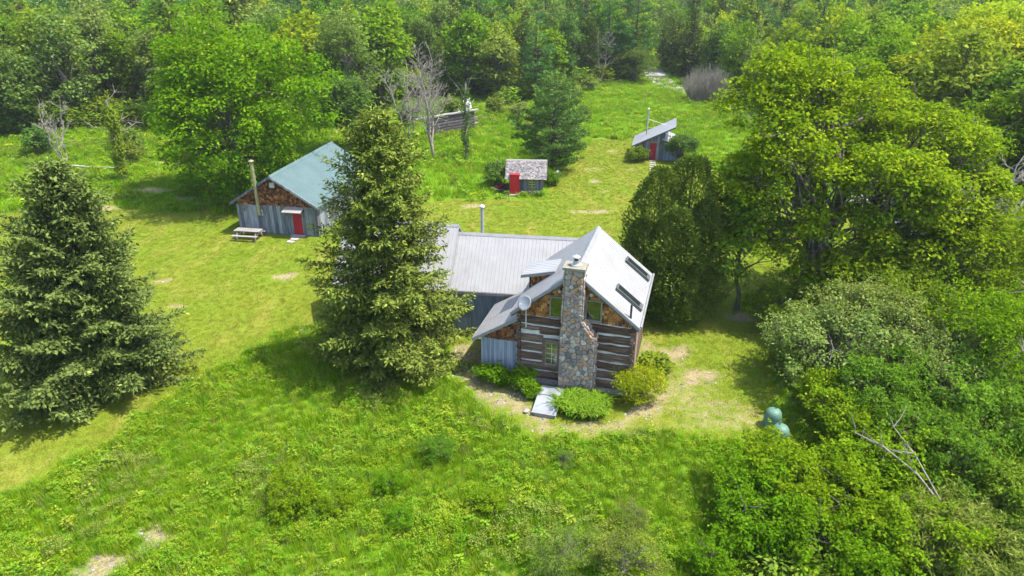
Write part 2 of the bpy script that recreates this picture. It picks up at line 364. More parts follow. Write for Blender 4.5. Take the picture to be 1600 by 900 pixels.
def spruce(seed, H, Rb, mat, dz=.36, step=.17, card=.30, cw=.13, nb=7, zmin=.25, pw=.8, droop=.42, bark='bark_dark', ragged=.22):
    rng = np.random.default_rng(seed); lv = Leaves(); tb = Tubes()
    tb.add(np.array([[0, 0, -.2], [0, 0, H * .4], [rng.normal() * .1, rng.normal() * .1, H * .98]]), [Rb * .07 + .05, Rb * .05 + .03, .03], 8)
    z = zmin; side = rng.uniform(.8, 1.2, 8)
    while z < H - .15:
        u = z / H; prof = Rb * (1 - u) ** pw * min(1, .78 + u * 1.6) + .10
        m = max(4, int(round(nb * (.65 + .45 * (1 - u)))))
        a0 = rng.uniform(0, 6.28)
        for b in range(m):
            az = a0 + b * 6.283 / m + rng.normal() * .18
            s8 = np.interp(az % 6.283, np.arange(9) * 6.283 / 8, np.append(side, side[0]))
            l = prof * s8 * rng.uniform(1 - ragged * 1.6, 1 + ragged)
            if l < .18: l = .18
            h = np.array([math.cos(az), math.sin(az), 0]); q = np.array([-h[1], h[0], 0])
            t = np.linspace(0, 1, 6)
            rise = (.30 * u + .05) + rng.normal() * .06; hang = rng.random() ** 2
            zz = z + rng.normal() * .07 + l * (rise * t - droop * (1 - u * .7) * t ** 2 + .20 * t ** 4)
            P = h[None] * (l * t)[:, None]; P[:, 2] = zz
            if l > .7: tb.add(P[:5], np.linspace(.012 + l * .008, .008, 5), 3)
            ns = max(2, int(l / step)); ts = np.linspace(.22 if l > 1 else .05, 1.0, ns)
            for tt in ts:
                p = np.array([np.interp(tt, t, P[:, 0]), np.interp(tt, t, P[:, 1]), np.interp(tt, t, P[:, 2])])
                tl = (.34 * l * (1 - tt) + .26) * rng.uniform(.7, 1.2)
                for sg in (-1, 1):
                    tdir = unit(h * (.75 + .25 * tt) + q * sg * .9 + np.array([0, 0, -.22 - .25 * rng.random()]))
                    k = max(1, int(tl / (card * .36)))
                    f = (np.arange(k) + rng.random(k) * .5) / k
                    CP = p + tdir * (tl * f)[:, None] + rng.normal(size=(k, 3)) * .04
                    CP[:, 2] -= (.12 + .25 * hang) * tl * f ** 2
                    D = unit(tdir + rng.normal(size=(k, 3)) * .6 + np.array([0, 0, .15]))
                    N = unit(np.array([0, 0, 1.0]) + rng.normal(size=(k, 3)) * .5)
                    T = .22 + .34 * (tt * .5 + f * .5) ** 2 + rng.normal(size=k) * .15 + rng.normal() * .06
                    lv.add(CP, D, N, card * rng.uniform(.7, 1.25, k), cw * rng.uniform(.8, 1.3, k), T)
            k = 3
            lv.add(np.repeat(P[-2:-1], k, 0), unit(h + rng.normal(size=(k, 3)) * .3), unit(np.array([0, 0, 1.0]) + rng.normal(size=(k, 3)) * .3), card * 1.1, cw, rng.uniform(.4, .8, k))
        z += dz * (1 - .45 * u) * rng.uniform(.75, 1.25)
    k = 10
    lv.add(np.column_stack([rng.normal(size=k) * .05, rng.normal(size=k) * .05, rng.uniform(H - .7, H - .1, k)]), unit(np.column_stack([rng.normal(size=(k, 2)) * .35, np.ones(k)])), rdir(rng, k), card, cw, .6)
    return tb.mesh('trunk', bark), lv.mesh('crown', mat)

def pine(seed, H, Rb, mat, dz=.8, nb=6, tuft=.30, per=9, pw=.6, z0=1.2, top_round=.15):
    rng = np.random.default_rng(seed); lv = Leaves(); tb = Tubes()
    tb.add(np.array([[0, 0, -.2], [.05, 0, H * .4], [rng.normal() * .2, rng.normal() * .2, H * .97]]), [Rb * .06 + .06, Rb * .04 + .04, .03], 7)
    z = z0
    while z < H - .1:
        u = (z - z0) / (H - z0); prof = Rb * ((1 - u) ** pw * min(1, .6 + u * 1.8)) + .25
        a0 = rng.uniform(0, 6.28)
        for b in range(nb):
            az = a0 + b * 6.283 / nb + rng.normal() * .3; l = prof * rng.uniform(.55, 1.15)
            h = np.array([math.cos(az), math.sin(az), 0]); t = np.linspace(0, 1, 5)
            P = h[None] * (l * t)[:, None]; P[:, 2] = z + rng.normal() * .12 + l * (-.05 * t + .22 * t ** 2 + .25 * u * t)
            tb.add(P, np.linspace(.02 + l * .012, .01, 5), 4)
            nt = max(3, int(l * l * 1.9 / (tuft * 1.7)) )
            f = rng.uniform(.25, 1.02, nt) ** .7
            ctr = np.stack([np.interp(f, t, P[:, i]) for i in range(3)], 1)
            lat = rng.normal(size=nt) * l * .22 * (1.1 - f * .5)
            ctr += np.array([-h[1], h[0], 0])[None] * lat[:, None]; ctr[:, 2] += rng.normal(size=nt) * .10 - .05 * np.abs(lat)
            d = rdir(rng, nt * per); d[:, 2] = np.abs(d[:, 2]) * .8 + .05; d = unit(d + h * .35)
            PP = np.repeat(ctr, per, 0)
            lv.add(PP, d, rdir(rng, nt * per), tuft * rng.uniform(.7, 1.2, nt * per), tuft * .22, .4 + rng.normal(size=nt * per) * .2 + np.repeat(rng.normal(size=nt) * .12, per))
        z += dz * rng.uniform(.75, 1.25)
    return tb.mesh('trunk', 'bark_dark'), lv.mesh('crown', mat)

def cedar(seed, H, spires, mat, per=2600, card=.22):
    """several merged columns of upright flat sprays"""
    rng = np.random.default_rng(seed); lv = Leaves(); tb = Tubes()
    for (x, y, h, r) in spires:
        tb.add(np.array([[x * .55, y * .55, -.2], [x * .8, y * .8, h * .3], [x, y, h * .93]]), [.17, .13, .03], 6)
        k = int(per * h * r / 12)
        u = rng.random(k) ** .85; z = .06 * h + u * h * .94
        az = rng.uniform(0, 6.283, k)
        bump = 1 + .16 * np.sin(az * 3 + x * 5 + z * 1.1) + .13 * np.sin(az * 5 - z * 1.9 + y) + .10 * np.sin(z * 3.3 + x + az)
        pr = r * np.clip(1 - ((z / h - .34) / .68) ** 2, .02, 1) ** .62 * bump
        rr = pr * (.55 + .47 * rng.random(k) ** .5)
        c, s = np.cos(az), np.sin(az)
        P = np.column_stack([x + c * rr, y + s * rr, z])
        D = unit(np.column_stack([c * .75, s * .75, .45 + rng.random(k) * .6]) + rng.normal(size=(k, 3)) * .42)
        N = unit(np.column_stack([c * .5, s * .5, np.full(k, .8)]) + rng.normal(size=(k, 3)) * .5)
        T = .36 + rng.normal(size=k) * .16 + .14 * np.sin(z * 4 + az * 4)
        lv.add(P, D, N, card * rng.uniform(.7, 1.5, k), card * .45, T)
    return tb.mesh('trunk', 'bark_dark'), lv.mesh('crown', mat)

def dead_tree(seed, H, spread, stems=2, depth=4, r0=.16, mat='dead_wood', up=.55):
    rng = np.random.default_rng(seed); tb = Tubes()
    def grow(p, d, l, r, k):
        q = p + d * l
        P = bend(rng, p, q, 4, .05); tb.add(P, np.linspace(r, r * .6, 4), 5 if r > .05 else 3)
        if k == 0: return
        for i in range(rng.integers(2, 5)):
            f = rng.uniform(.35, 1.0); a = P[min(3, int(f * 3) + 1)] if f < .9 else q
            nd = unit(d + rng.normal(size=3) * .55 * spread + np.array([0, 0, up * .35]))
            grow(a, nd, l * rng.uniform(.5, .8), max(.016, r * rng.uniform(.42, .64)), k - 1)
    for s in range(stems):
        d = unit(np.array([rng.normal() * .22, rng.normal() * .22, 1]))
        grow(np.array([rng.normal() * .15, rng.normal() * .15, -.2]), d, H * .42, r0, depth)
    return tb.mesh('trunk', mat)

def bare_tree(seed, H, stems, r0=.15, fan=.25, branches=24, mat='dead_wood'):
    """stems forking at the ground, side branches all the way up, each with fine twigs"""
    rng = np.random.default_rng(seed); tb = Tubes()
    for st in range(stems):
        a = 6.283 * st / stems + rng.normal() * .5; out = np.array([math.cos(a), math.sin(a), 0]) * fan * H
        t = np.linspace(0, 1, 9); h = H * rng.uniform(.8, 1)
        P = out[None] * (t ** .8)[:, None] + np.column_stack([rng.normal(size=9) * .12, rng.normal(size=9) * .12, t * h]); P[0] = (0, 0, -.2)
        tb.add(P, np.linspace(r0, .03, 9), 6)
        for b in range(branches):
            f = rng.uniform(.25, .98); p = np.array([np.interp(f, t, P[:, i]) for i in range(3)])
            az = rng.uniform(0, 6.283); d = unit(np.array([math.cos(az), math.sin(az), rng.uniform(.5, 1.4)])); l = H * .22 * (1.15 - f) * rng.uniform(.6, 1.4) + .6
            Q = bend(rng, p, p + d * l, 5, .05); tb.add(Q, np.linspace(.045 * (1.3 - f), .016, 5), 4)
            for _ in range(6):
                q = Q[rng.integers(1, 5)]; e = q + unit(d + rng.normal(size=3) * .6 + np.array([0, 0, .3])) * l * rng.uniform(.2, .5); W = bend(rng, q, e, 3, .06); tb.add(W, [.02, .016, .012], 3)
                tb.add(np.array([W[1], W[1] + unit(d + rng.normal(size=3) * .7) * l * .2]), [.014, .010], 3)
    return tb.mesh('trunk', mat)

def twig_bush(seed, H, rx, n=420):
    rng = np.random.default_rng(seed); tb = Tubes()
    for i in range(n):
        a = rng.uniform(0, 6.28); r = rx * rng.random() ** .5
        base = np.array([math.cos(a) * r * .75, math.sin(a) * r * .75, -.1])
        top = np.array([math.cos(a) * r * 1.15 + rng.normal() * .3, math.sin(a) * r * 1.15 + rng.normal() * .3, H * rng.uniform(.5, 1) * (1 - .35 * (r / rx) ** 2)])
        P = bend(rng, base, top, 4, .04); tb.add(P, [.035, .03, .022, .012], 3)
        for _ in range(3):
            e = P[2] + rng.normal(size=3) * .45 + np.array([0, 0, .5]); tb.add(np.array([P[1 + rng.integers(2)], e]), [.02, .01], 3)
    return tb.mesh('branch', 'twig_grey')

def blades(seed, k, r, h, w, mat, lean=.35, segs=2, tone=.5):
    """tuft of bent grass blades"""
    rng = np.random.default_rng(seed); V = []; F = []; T = []
    for i in range(k):
        a = rng.uniform(0, 6.283); b = np.array([math.cos(a), math.sin(a), 0]) * r * rng.random() ** .5
        az = rng.uniform(0, 6.283); d = np.array([math.cos(az), math.sin(az), 0]); s = np.array([-d[1], d[0], 0]) * w * rng.uniform(.7, 1.3) / 2
        hh = h * rng.uniform(.55, 1.1); ln = lean * hh * rng.uniform(.3, 1.6)
        n0 = len(V); tt = rng.uniform(0, 1)
        for j in range(segs + 1):
            t = j / segs; c = b + d * ln * t ** 2 + np.array([0, 0, hh * (t - .18 * t * t * lean)])
            ww = (1 - t * .92); V += [c - s * ww, c + s * ww]
        for j in range(segs): F.append([n0 + 2 * j, n0 + 2 * j + 1, n0 + 2 * j + 3, n0 + 2 * j + 2]); T.append(tone + (tt - .5) * .7)
    return new_mesh('tuft', np.array(V), np.array(F), mat, tone=np.clip(T, 0, 1))

def weed_mesh(seed, H, k, ls, mat, r=.3, top=None):
    rng = np.random.default_rng(seed); lv = Leaves()
    u = rng.random(k) ** .7; a = rng.uniform(0, 6.283, k); rr = r * (1.1 - u * .6) * rng.random(k) ** .5
    P = np.column_stack([np.cos(a) * rr, np.sin(a) * rr, u * H])
    D = unit(np.column_stack([np.cos(a), np.sin(a), rng.uniform(-.2, .5, k)])); N = unit(np.array([0, 0, 1.0]) + rng.normal(size=(k, 3)) * .35)
    lv.add(P, D, N, ls * rng.uniform(.6, 1.3, k), ls * .5, .35 + rng.random(k) * .4 + u * .15)
    return lv.mesh('foliage', mat)

def scatter(name, pts, rotz, scl, idx, sources, **props):
    """one object: copies of the source meshes on points (for what nobody could count)"""
    n = len(pts); me = bpy.data.meshes.new(name)
    me.vertices.add(n); me.vertices.foreach_set('co', np.asarray(pts, np.float32).ravel())
    rv = np.zeros((n, 3), np.float32); rv[:, 2] = rotz
    a = me.attributes.new('rot', 'FLOAT_VECTOR', 'POINT'); a.data.foreach_set('vector', rv.ravel())
    sv = np.asarray(scl, np.float32)
    if sv.ndim == 1: sv = np.repeat(sv[:, None], 3, 1)
    a = me.attributes.new('scl', 'FLOAT_VECTOR', 'POINT'); a.data.foreach_set('vector', sv.ravel())
    a = me.attributes.new('idx', 'INT', 'POINT'); a.data.foreach_set('value', np.asarray(idx, np.int32))
    c = bpy.data.collections.new(name + '_kinds')
    for i, s in enumerate(sources):
        o = bpy.data.objects.new('%s_%02d' % (name, i), s); c.objects.link(o)
    ng = bpy.data.node_groups.new(name, 'GeometryNodeTree')
    ng.interface.new_socket('Geometry', in_out='INPUT', socket_type='NodeSocketGeometry')
    ng.interface.new_socket('Geometry', in_out='OUTPUT', socket_type='NodeSocketGeometry')
    gi = ng.nodes.new('NodeGroupInput'); go = ng.nodes.new('NodeGroupOutput')
    ci = ng.nodes.new('GeometryNodeCollectionInfo'); ci.inputs['Collection'].default_value = c
    ci.inputs['Separate Children'].default_value = True; ci.inputs['Reset Children'].default_value = True
    ip = ng.nodes.new('GeometryNodeInstanceOnPoints'); ip.inputs['Pick Instance'].default_value = True
    def na(nm, ty):
        x = ng.nodes.new('GeometryNodeInputNamedAttribute'); x.data_type = ty; x.inputs['Name'].default_value = nm; return x.outputs[0]
    ng.links.new(gi.outputs[0], ip.inputs['Points']); ng.links.new(ci.outputs[0], ip.inputs['Instance'])
    ng.links.new(na('rot', 'FLOAT_VECTOR'), ip.inputs['Rotation']); ng.links.new(na('scl', 'FLOAT_VECTOR'), ip.inputs['Scale'])
    ng.links.new(na('idx', 'INT'), ip.inputs['Instance Index']); ng.links.new(ip.outputs[0], go.inputs[0])
    o = link(name, me, None, **props); md = o.modifiers.new('scatter', 'NODES'); md.node_group = ng
    return o

# ------------------------------------------------------------------ the lie of the land
def inpoly(X, Y, poly):
    inside = np.zeros(X.shape, bool); j = len(poly) - 1
    for i in range(len(poly)):
        xi, yi = poly[i]; xj, yj = poly[j]
        cond = ((yi > Y) != (yj > Y)) & (X < (xj - xi) * (Y - yi) / (yj - yi + 1e-12) + xi)
        inside ^= cond; j = i
    return inside

def vnoise(X, Y, s, seed=0):
    """smooth value noise"""
    rng = np.random.default_rng(seed); G = rng.random((64, 64))
    x = X / s; y = Y / s; xi = np.floor(x).astype(int); yi = np.floor(y).astype(int); fx = x - xi; fy = y - yi
    fx = fx * fx * (3 - 2 * fx); fy = fy * fy * (3 - 2 * fy)
    g = lambda a, b: G[a % 64, b % 64]
    return (g(xi, yi) * (1 - fx) + g(xi + 1, yi) * fx) * (1 - fy) + (g(xi, yi + 1) * (1 - fx) + g(xi + 1, yi + 1) * fx) * fy

def ground_z(X, Y):
    X = np.asarray(X, float); Y = np.asarray(Y, float)
    return .22 * (vnoise(X, Y, 9, 1) - .5) * np.clip((np.hypot(X + 2, Y - 34) - 12) / 10, 0, 1) * np.clip((np.hypot(X + 19, Y - 58) - 9) / 8, 0, 1) \
        + 2.0 * (vnoise(X, Y, 60, 2) - .5) * np.clip((Y - 115) / 60, 0, 1) + np.clip(Y - 420, 0, 900) * .012

LAWN = [(-22.4, 21.3), (-21.7, 22.6), (-18.8, 24.7), (-16.8, 30.2), (-14.4, 35.3), (-13.0, 36.9), (-9.7, 38.1), (-4.1, 34.5), (-2.4, 31.4), (-1.3, 28.5), (1.2, 26.4), (3.9, 25.9), (6.8, 26.8), (11.6, 25.7), (13.2, 28.5), (17.7, 38.1), (25.0, 46.2), (34.5, 56.0), (28.6, 65.5), (22.6, 73.8), (18.6, 74.7), (19.5, 86.1), (15.4, 88.6), (10.8, 88.6), (8.1, 81.1), (5.7, 74.7), (3.9, 67.7), (3.1, 63.8), (-0.6, 63.0), (-6.1, 63.0), (-14.0, 59.5), (-25.7, 59.5), (-29.3, 59.5), (-37.7, 61.0), (-41.8, 63.0), (-46.2, 58.6), (-48.4, 56.9)]
BARE = [(-3.7, 34.5), (-2.1, 35.7), (-1.4, 31.4), (0.5, 30.2), (1.6, 28.5), (2.5, 27.6), (5.0, 27.6), (6.9, 29.3), (8.5, 30.8), (7.6, 27.9), (4.9, 26.9), (3.1, 26.8), (0.9, 27.6), (-1.0, 28.5), (-2.2, 30.8), (-3.0, 31.4)]
DRIVE = [(31.5, 160), (30.2, 148), (30.0, 138), (32.5, 126), (36, 112), (38, 98), (37, 84), (35, 72), (34, 62), (36, 52), (42, 44), (55, 38)]

def axis(a, b, dense, step, far, grow=1.16):
    x = [dense[0]]
    while x[-1] < dense[1]: x.append(x[-1] + step)
    s = step
    while x[-1] < b: s *= grow; x.append(x[-1] + s)
    s = step; lo = []
    v = dense[0]
    while v > a: s *= grow; v -= s; lo.append(v)
    return np.array(lo[::-1] + x)
gx = axis(-900, 900, (-50, 42), .42, 0); gy = axis(-250, 1000, (14, 96), .42, 0)
GX, GY = np.meshgrid(gx, gy, indexing='ij')
jx = GX + 1.1 * (vnoise(GX, GY, 1.3, 5) - .5); jy = GY + 1.1 * (vnoise(GX, GY, 1.3, 6) - .5)
lawn = inpoly(jx, jy, LAWN).astype(float)
def blob(x, y, rx, ry=None, rot=0.0):
    ry = ry or rx; dx = jx - x; dy = jy - y; c, s = math.cos(rot), math.sin(rot)
    return np.clip(1.5 - np.hypot((dx * c + dy * s) / rx, (-dx * s + dy * c) / ry), 0, 1)
bare = np.clip(np.where(inpoly(jx, jy, BARE), .66, 0) + .15 * (vnoise(GX, GY, .9, 9) - .5), 0, 1)
for b in [(-3.7, 61.2, 1.5, .6), (7.0, 59.6, 2.2, .7), (8.7, 69.2, .9, .6), (-13.3, 19.8, 1.2, .7), (-15.2, 18.6, 1.6, .8, .5), (-20.9, 54.5, .9, .7), (-25, 44, .8, .5),
          (8.8, 34.2, 1.6, .8), (10, 31.5, 1.4, .8), (-22, 40, .7, .4), (-38, 60, 1.8, 1), (-35.5, 66, 2, .9), (-31.5, 63.5, 1.5, .7), (-40, 77, 1, .7), (14.5, 38.5, 1.2, .5), (17.5, 37, 1.4, .6), (-16.5, 45, .8, .5)]:
    bare = np.maximum(bare, blob(*b) * .9)
for b in [(9.0, 73.5, 1.4, .8), (13.5, 74, 1.0, .6), (12.3, 82, 1.3, 1), (9.5, 66, .9, .5), (8.6, 30.5, 2.6, 3.2, .3), (10.2, 28.0, 2.4, 1.6), (7.4, 34.5, 1.4, 2.2), (3.5, 26.9, 3, .8)]: bare = np.maximum(bare, blob(*b) * .52)
GV = np.stack([GX, GY, ground_z(GX, GY)], -1).reshape(-1, 3)
nx, ny = len(gx), len(gy)
ii = (np.arange(nx - 1)[:, None] * ny + np.arange(ny - 1)[None]).ravel()
GF = np.stack([ii, ii + ny, ii + ny + 1, ii + 1], 1)

def ground_mat():
    m, n, l = nmat('ground')
    tc = n.new('ShaderNodeTexCoord'); P = tc.outputs['Object']
    def noise(s, d=5, st=None, ro=.6):
        x = n.new('ShaderNodeTexNoise'); x.inputs['Scale'].default_value = s; x.inputs['Detail'].default_value = d; x.inputs['Roughness'].default_value = ro
        if st:
            mp = n.new('ShaderNodeMapping'); mp.inputs['Rotation'].default_value = (0, 0, st[1]); mp.inputs['Scale'].default_value = st[0]; l.new(P, mp.inputs[0]); l.new(mp.outputs[0], x.inputs['Vector'])
        else: l.new(P, x.inputs['Vector'])
        return x.outputs[0]
    def rng_(v, a, b, lo=0, hi=1):
        x = n.new('ShaderNodeMapRange'); x.inputs[1].default_value = a; x.inputs[2].default_value = b; x.inputs[3].default_value = lo; x.inputs[4].default_value = hi; l.new(v, x.inputs[0]); return x.outputs[0]
    def mix(f, a, b, bt='MIX'):
        x = n.new('ShaderNodeMix'); x.data_type = 'RGBA'; x.blend_type = bt
        for s, v in ((0, f), (6, a), (7, b)):
            if hasattr(v, 'links'): l.new(v, x.inputs[s])
            else: x.inputs[s].default_value = v if s == 0 else (*v, 1)
        return x.outputs[2]
    lawnc = mix(rng_(noise(.13, 4), .36, .64), (.132, .156, .014), (.098, .154, .009))
    lawnc = mix(rng_(noise(.5, 5, ((1, .35, 1), .55)), .50, .72), lawnc, (.185, .178, .030))
    lawnc = mix(rng_(noise(1.7, 6), .52, .75), lawnc, (.135, .168, .014))
    lawnc = mix(rng_(noise(2.6, 6, ((1, .3, 1), .45), .7), .56, .80, 0, .5), lawnc, (.26, .24, .08))
    fine = rng_(noise(9, 7, None, .75), .3, .7, .62, 1.32)
    cf = n.new('ShaderNodeCombineColor'); 
    for i in range(3): l.new(fine, cf.inputs[i])
    lawnc = mix(1.0, lawnc, cf.outputs[0], 'MULTIPLY')
    mead = mix(rng_(noise(.22, 5), .36, .64), (.080, .160, .006), (.12, .195, .010))
    mead = mix(rng_(noise(5, 6, None, .7), .42, .72), mead, (.055, .125, .006))
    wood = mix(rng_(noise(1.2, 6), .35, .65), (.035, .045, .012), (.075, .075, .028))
    soil = mix(rng_(noise(2.2, 6), .35, .65), (.235, .175, .085), (.125, .09, .05))
    soil = mix(rng_(noise(11, 6, None, .7), .42, .7), soil, (.33, .27, .16))
    al = n.new('ShaderNodeAttribute'); al.attribute_name = 'lawn'; ab = n.new('ShaderNodeAttribute'); ab.attribute_name = 'bare'; aw = n.new('ShaderNodeAttribute'); aw.attribute_name = 'wood'
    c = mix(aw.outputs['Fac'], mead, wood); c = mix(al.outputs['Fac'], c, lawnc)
    bb = n.new('ShaderNodeMath'); bb.operation = 'MULTIPLY_ADD'; bb.inputs[1].default_value = 1.0
    l.new(ab.outputs['Fac'], bb.inputs[0]); l.new(rng_(noise(1.6, 6, None, .7), .3, .7, -.42, .28), bb.inputs[2])
    c = mix(rng_(bb.outputs[0], .25, .75, 0, .9), c, soil)
    b = n.new('ShaderNodeBsdfPrincipled'); l.new(c, b.inputs['Base Color']); b.inputs['Roughness'].default_value = .95; b.inputs['Specular IOR Level'].default_value = .05
    bp = n.new('ShaderNodeBump'); bp.inputs['Strength'].default_value = .8; bp.inputs['Distance'].default_value = .06; l.new(noise(12, 6, None, .75), bp.inputs['Height']); l.new(bp.outputs[0], b.inputs['Normal'])
    o = n.new('ShaderNodeOutputMaterial'); l.new(b.outputs[0], o.inputs[0]); return m
M['ground'] = ground_mat()
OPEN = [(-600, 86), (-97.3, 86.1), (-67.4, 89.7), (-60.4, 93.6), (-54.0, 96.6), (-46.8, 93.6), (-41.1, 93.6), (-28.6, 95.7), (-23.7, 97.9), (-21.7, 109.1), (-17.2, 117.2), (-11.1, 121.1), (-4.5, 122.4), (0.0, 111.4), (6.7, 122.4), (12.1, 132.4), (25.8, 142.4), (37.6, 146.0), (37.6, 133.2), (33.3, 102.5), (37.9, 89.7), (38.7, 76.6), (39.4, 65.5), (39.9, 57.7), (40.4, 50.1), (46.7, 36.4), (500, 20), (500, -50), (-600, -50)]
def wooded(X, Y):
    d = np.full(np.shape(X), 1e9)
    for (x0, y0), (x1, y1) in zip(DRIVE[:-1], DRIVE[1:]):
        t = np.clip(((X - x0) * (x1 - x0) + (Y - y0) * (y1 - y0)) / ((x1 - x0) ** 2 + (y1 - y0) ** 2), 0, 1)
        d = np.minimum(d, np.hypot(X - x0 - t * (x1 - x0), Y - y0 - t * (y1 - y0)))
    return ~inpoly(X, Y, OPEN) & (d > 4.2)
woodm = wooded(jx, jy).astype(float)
gm = new_mesh('ground', GV, GF, 'ground', smooth=True)
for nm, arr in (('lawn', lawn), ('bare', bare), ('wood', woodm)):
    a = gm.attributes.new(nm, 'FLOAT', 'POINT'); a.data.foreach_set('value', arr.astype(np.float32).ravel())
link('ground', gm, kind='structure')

# gravel drive: a crowned strip a little above the ground
M['gravel'] = surf_mat('gravel', [(0, (.17, .165, .16)), (1, (.31, .30, .295))], 6, bump=.5, rough=.95)
dv = []; df = []
dp = np.array(DRIVE, float); tt = np.linspace(0, len(dp) - 1, 90)
dx = np.interp(tt, np.arange(len(dp)), dp[:, 0]); dy = np.interp(tt, np.arange(len(dp)), dp[:, 1])
tg = unit(np.stack([np.gradient(dx), np.gradient(dy)], 1)); nn = np.stack([-tg[:, 1], tg[:, 0]], 1)
offs = [-2.2, -1.0, 0, 1.0, 2.2]
for i in range(90):
    wob = 1 + .12 * math.sin(i * 1.7) + .08 * math.sin(i * 4.1)
    for o_ in offs:
        x, y = dx[i] + nn[i, 0] * o_ * wob, dy[i] + nn[i, 1] * o_ * wob
        dv.append((x, y, float(ground_z(x, y)) + .03 + (.03 if abs(o_) < 2 else 0)))
for i in range(89):
    for j in range(4): df.append([i * 5 + j, i * 5 + j + 1, i * 5 + 6 + j, i * 5 + 5 + j])
link('gravel_road', new_mesh('gravel_road', dv, df, 'gravel', smooth=True), kind='structure')
# ------------------------------------------------------------------ building helpers
def shingle_mat(name, stops, dark=None):
    m, n, l = nmat(name)
    at = n.new('ShaderNodeAttribute'); at.attribute_name = 'tone'
    tc = n.new('ShaderNodeTexCoord'); ns = n.new('ShaderNodeTexNoise'); ns.inputs['Scale'].default_value = 1.1; ns.inputs['Detail'].default_value = 6
    l.new(tc.outputs['Object'], ns.inputs['Vector'])
    md = n.new('ShaderNodeMath'); md.operation = 'MULTIPLY_ADD'; md.inputs[1].default_value = .8; md.inputs[2].default_value = -.40; l.new(ns.outputs[0], md.inputs[0])
    ad = n.new('ShaderNodeMath'); l.new(at.outputs['Fac'], ad.inputs[0]); l.new(md.outputs[0], ad.inputs[1])
    r = ramp(n, stops); l.new(ad.outputs[0], r.inputs[0])
    b = n.new('ShaderNodeBsdfPrincipled'); l.new(r.outputs[0], b.inputs['Base Color']); b.inputs['Roughness'].default_value = .85; b.inputs['Specular IOR Level'].default_value = .15
    n2 = n.new('ShaderNodeTexNoise'); n2.inputs['Scale'].default_value = 14; mp = n.new('ShaderNodeMapping'); mp.inputs['Scale'].default_value = (2, 2, .3); l.new(tc.outputs['Object'], mp.inputs[0]); l.new(mp.outputs[0], n2.inputs['Vector'])
    bp = n.new('ShaderNodeBump'); bp.inputs['Strength'].default_value = .4; bp.inputs['Distance'].default_value = .02; l.new(n2.outputs[0], bp.inputs['Height']); l.new(bp.outputs[0], b.inputs['Normal'])
    o = n.new('ShaderNodeOutputMaterial'); l.new(b.outputs[0], o.inputs[0]); return m
M['shingle'] = shingle_mat('shingle', [(0, (.035, .017, .009)), (.32, (.12, .05, .017)), (.6, (.28, .118, .030)), (1, (.50, .27, .09))])
M['shingle_dark'] = shingle_mat('shingle_dark', [(0, (.026, .014, .009)), (.4, (.09, .036, .015)), (.7, (.20, .08, .026)), (1, (.33, .16, .055))])
M['shingle_grey'] = shingle_mat('shingle_grey', [(0, (.06, .055, .055)), (.35, (.135, .122, .118)), (.6, (.19, .172, .162)), (1, (.28, .25, .235))])

def ribbed(name, mat, parent, A, u, d, spacing=.22, h=.018, w=.03, slab=.07, slab_mat=None, **props):
    """steel roof sheet with raised ribs running down the slope: A top corner, u along the ridge, d down the slope"""
    A = Vector(A); u = Vector(u); d = Vector(d); n = u.cross(d).normalized()
    if n.z < 0: n = -n
    ln = u.length; e = u.normalized(); prof = [(0, 0)]
    k = int(ln / spacing); sp = ln / k
    for i in range(k + 1):
        c = min(max(i * sp, w), ln - w)
        prof += [(c - w * .9, 0), (c - w * .45, h), (c + w * .45, h), (c + w * .9, 0)]
    prof = [(max(0, min(ln, a)), b) for a, b in prof] + [(ln, 0)]
    V = []; F = []
    for a, b in prof:
        p = A + e * a + n * b; V += [p, p + d]
    for i in range(len(prof) - 1): F.append([2 * i, 2 * i + 2, 2 * i + 3, 2 * i + 1])
    mb = MB(); mb.add(V, F)
    mb.quadbox([A, A + u, A + u + d, A + d], -n, slab) if False else mb.quadbox([A - n * .004, A + u - n * .004, A + u + d - n * .004, A + d - n * .004], -n, slab)
    return mb.build(name, mat, parent, **props)

def shingles(name, mat, parent, O, ux, uz, poly, w=.16, rh=.16, seed=0, t=.022, gaps=0.0, jag=.015, skip=None):
    """courses of single shingles over a polygon given in (along, up) coordinates of the plane O, ux, uz"""
    rng = np.random.default_rng(seed); O = np.array(O, float); ux = np.array(ux, float); uz = np.array(uz, float)
    nrm = np.cross(ux, uz); V = []; F = []; T = []
    xs = [p[0] for p in poly]; zs = [p[1] for p in poly]
    z = min(zs) - .02; row = 0
    while z < max(zs):
        x = min(xs) - rng.random() * w
        while x < max(xs):
            ww = w * rng.uniform(.55, 1.35); cx = x + ww / 2; cz = z + rh * .5
            ok = inpoly(np.array([cx, x + .02, x + ww - .02]), np.array([cz, cz, cz]), poly).all()
            if skip: ok = ok and not any(a < cx < b and c < cz < d_ for a, b, c, d_ in skip)
            if ok and rng.random() > gaps:
                zb = z + rng.normal() * jag; th = t * rng.uniform(.6, 1.5); zt = z + rh * 1.25
                g = .006; b0 = len(V)
                def pt(a, b, o): return O + ux * a + uz * b + nrm * o
                V += [pt(x + g, zb, -.005), pt(x + ww - g, zb, -.005), pt(x + g, zb, th), pt(x + ww - g, zb, th), pt(x + g, zt, .003), pt(x + ww - g, zt, .003)]
                F += [[b0 + 2, b0 + 3, b0 + 5, b0 + 4], [b0, b0 + 1, b0 + 3, b0 + 2], [b0, b0 + 2, b0 + 4, b0 + 4], [b0 + 1, b0 + 5, b0 + 3, b0 + 3]]
                T += [np.clip(.5 + rng.normal() * .23, 0, 1)] * 4
            x += ww
        z += rh; row += 1
    F = [[*dict.fromkeys(f)] for f in F]
    return link(name, new_mesh(name, np.array(V), F, mat, tone=T), parent, kind='stuff')

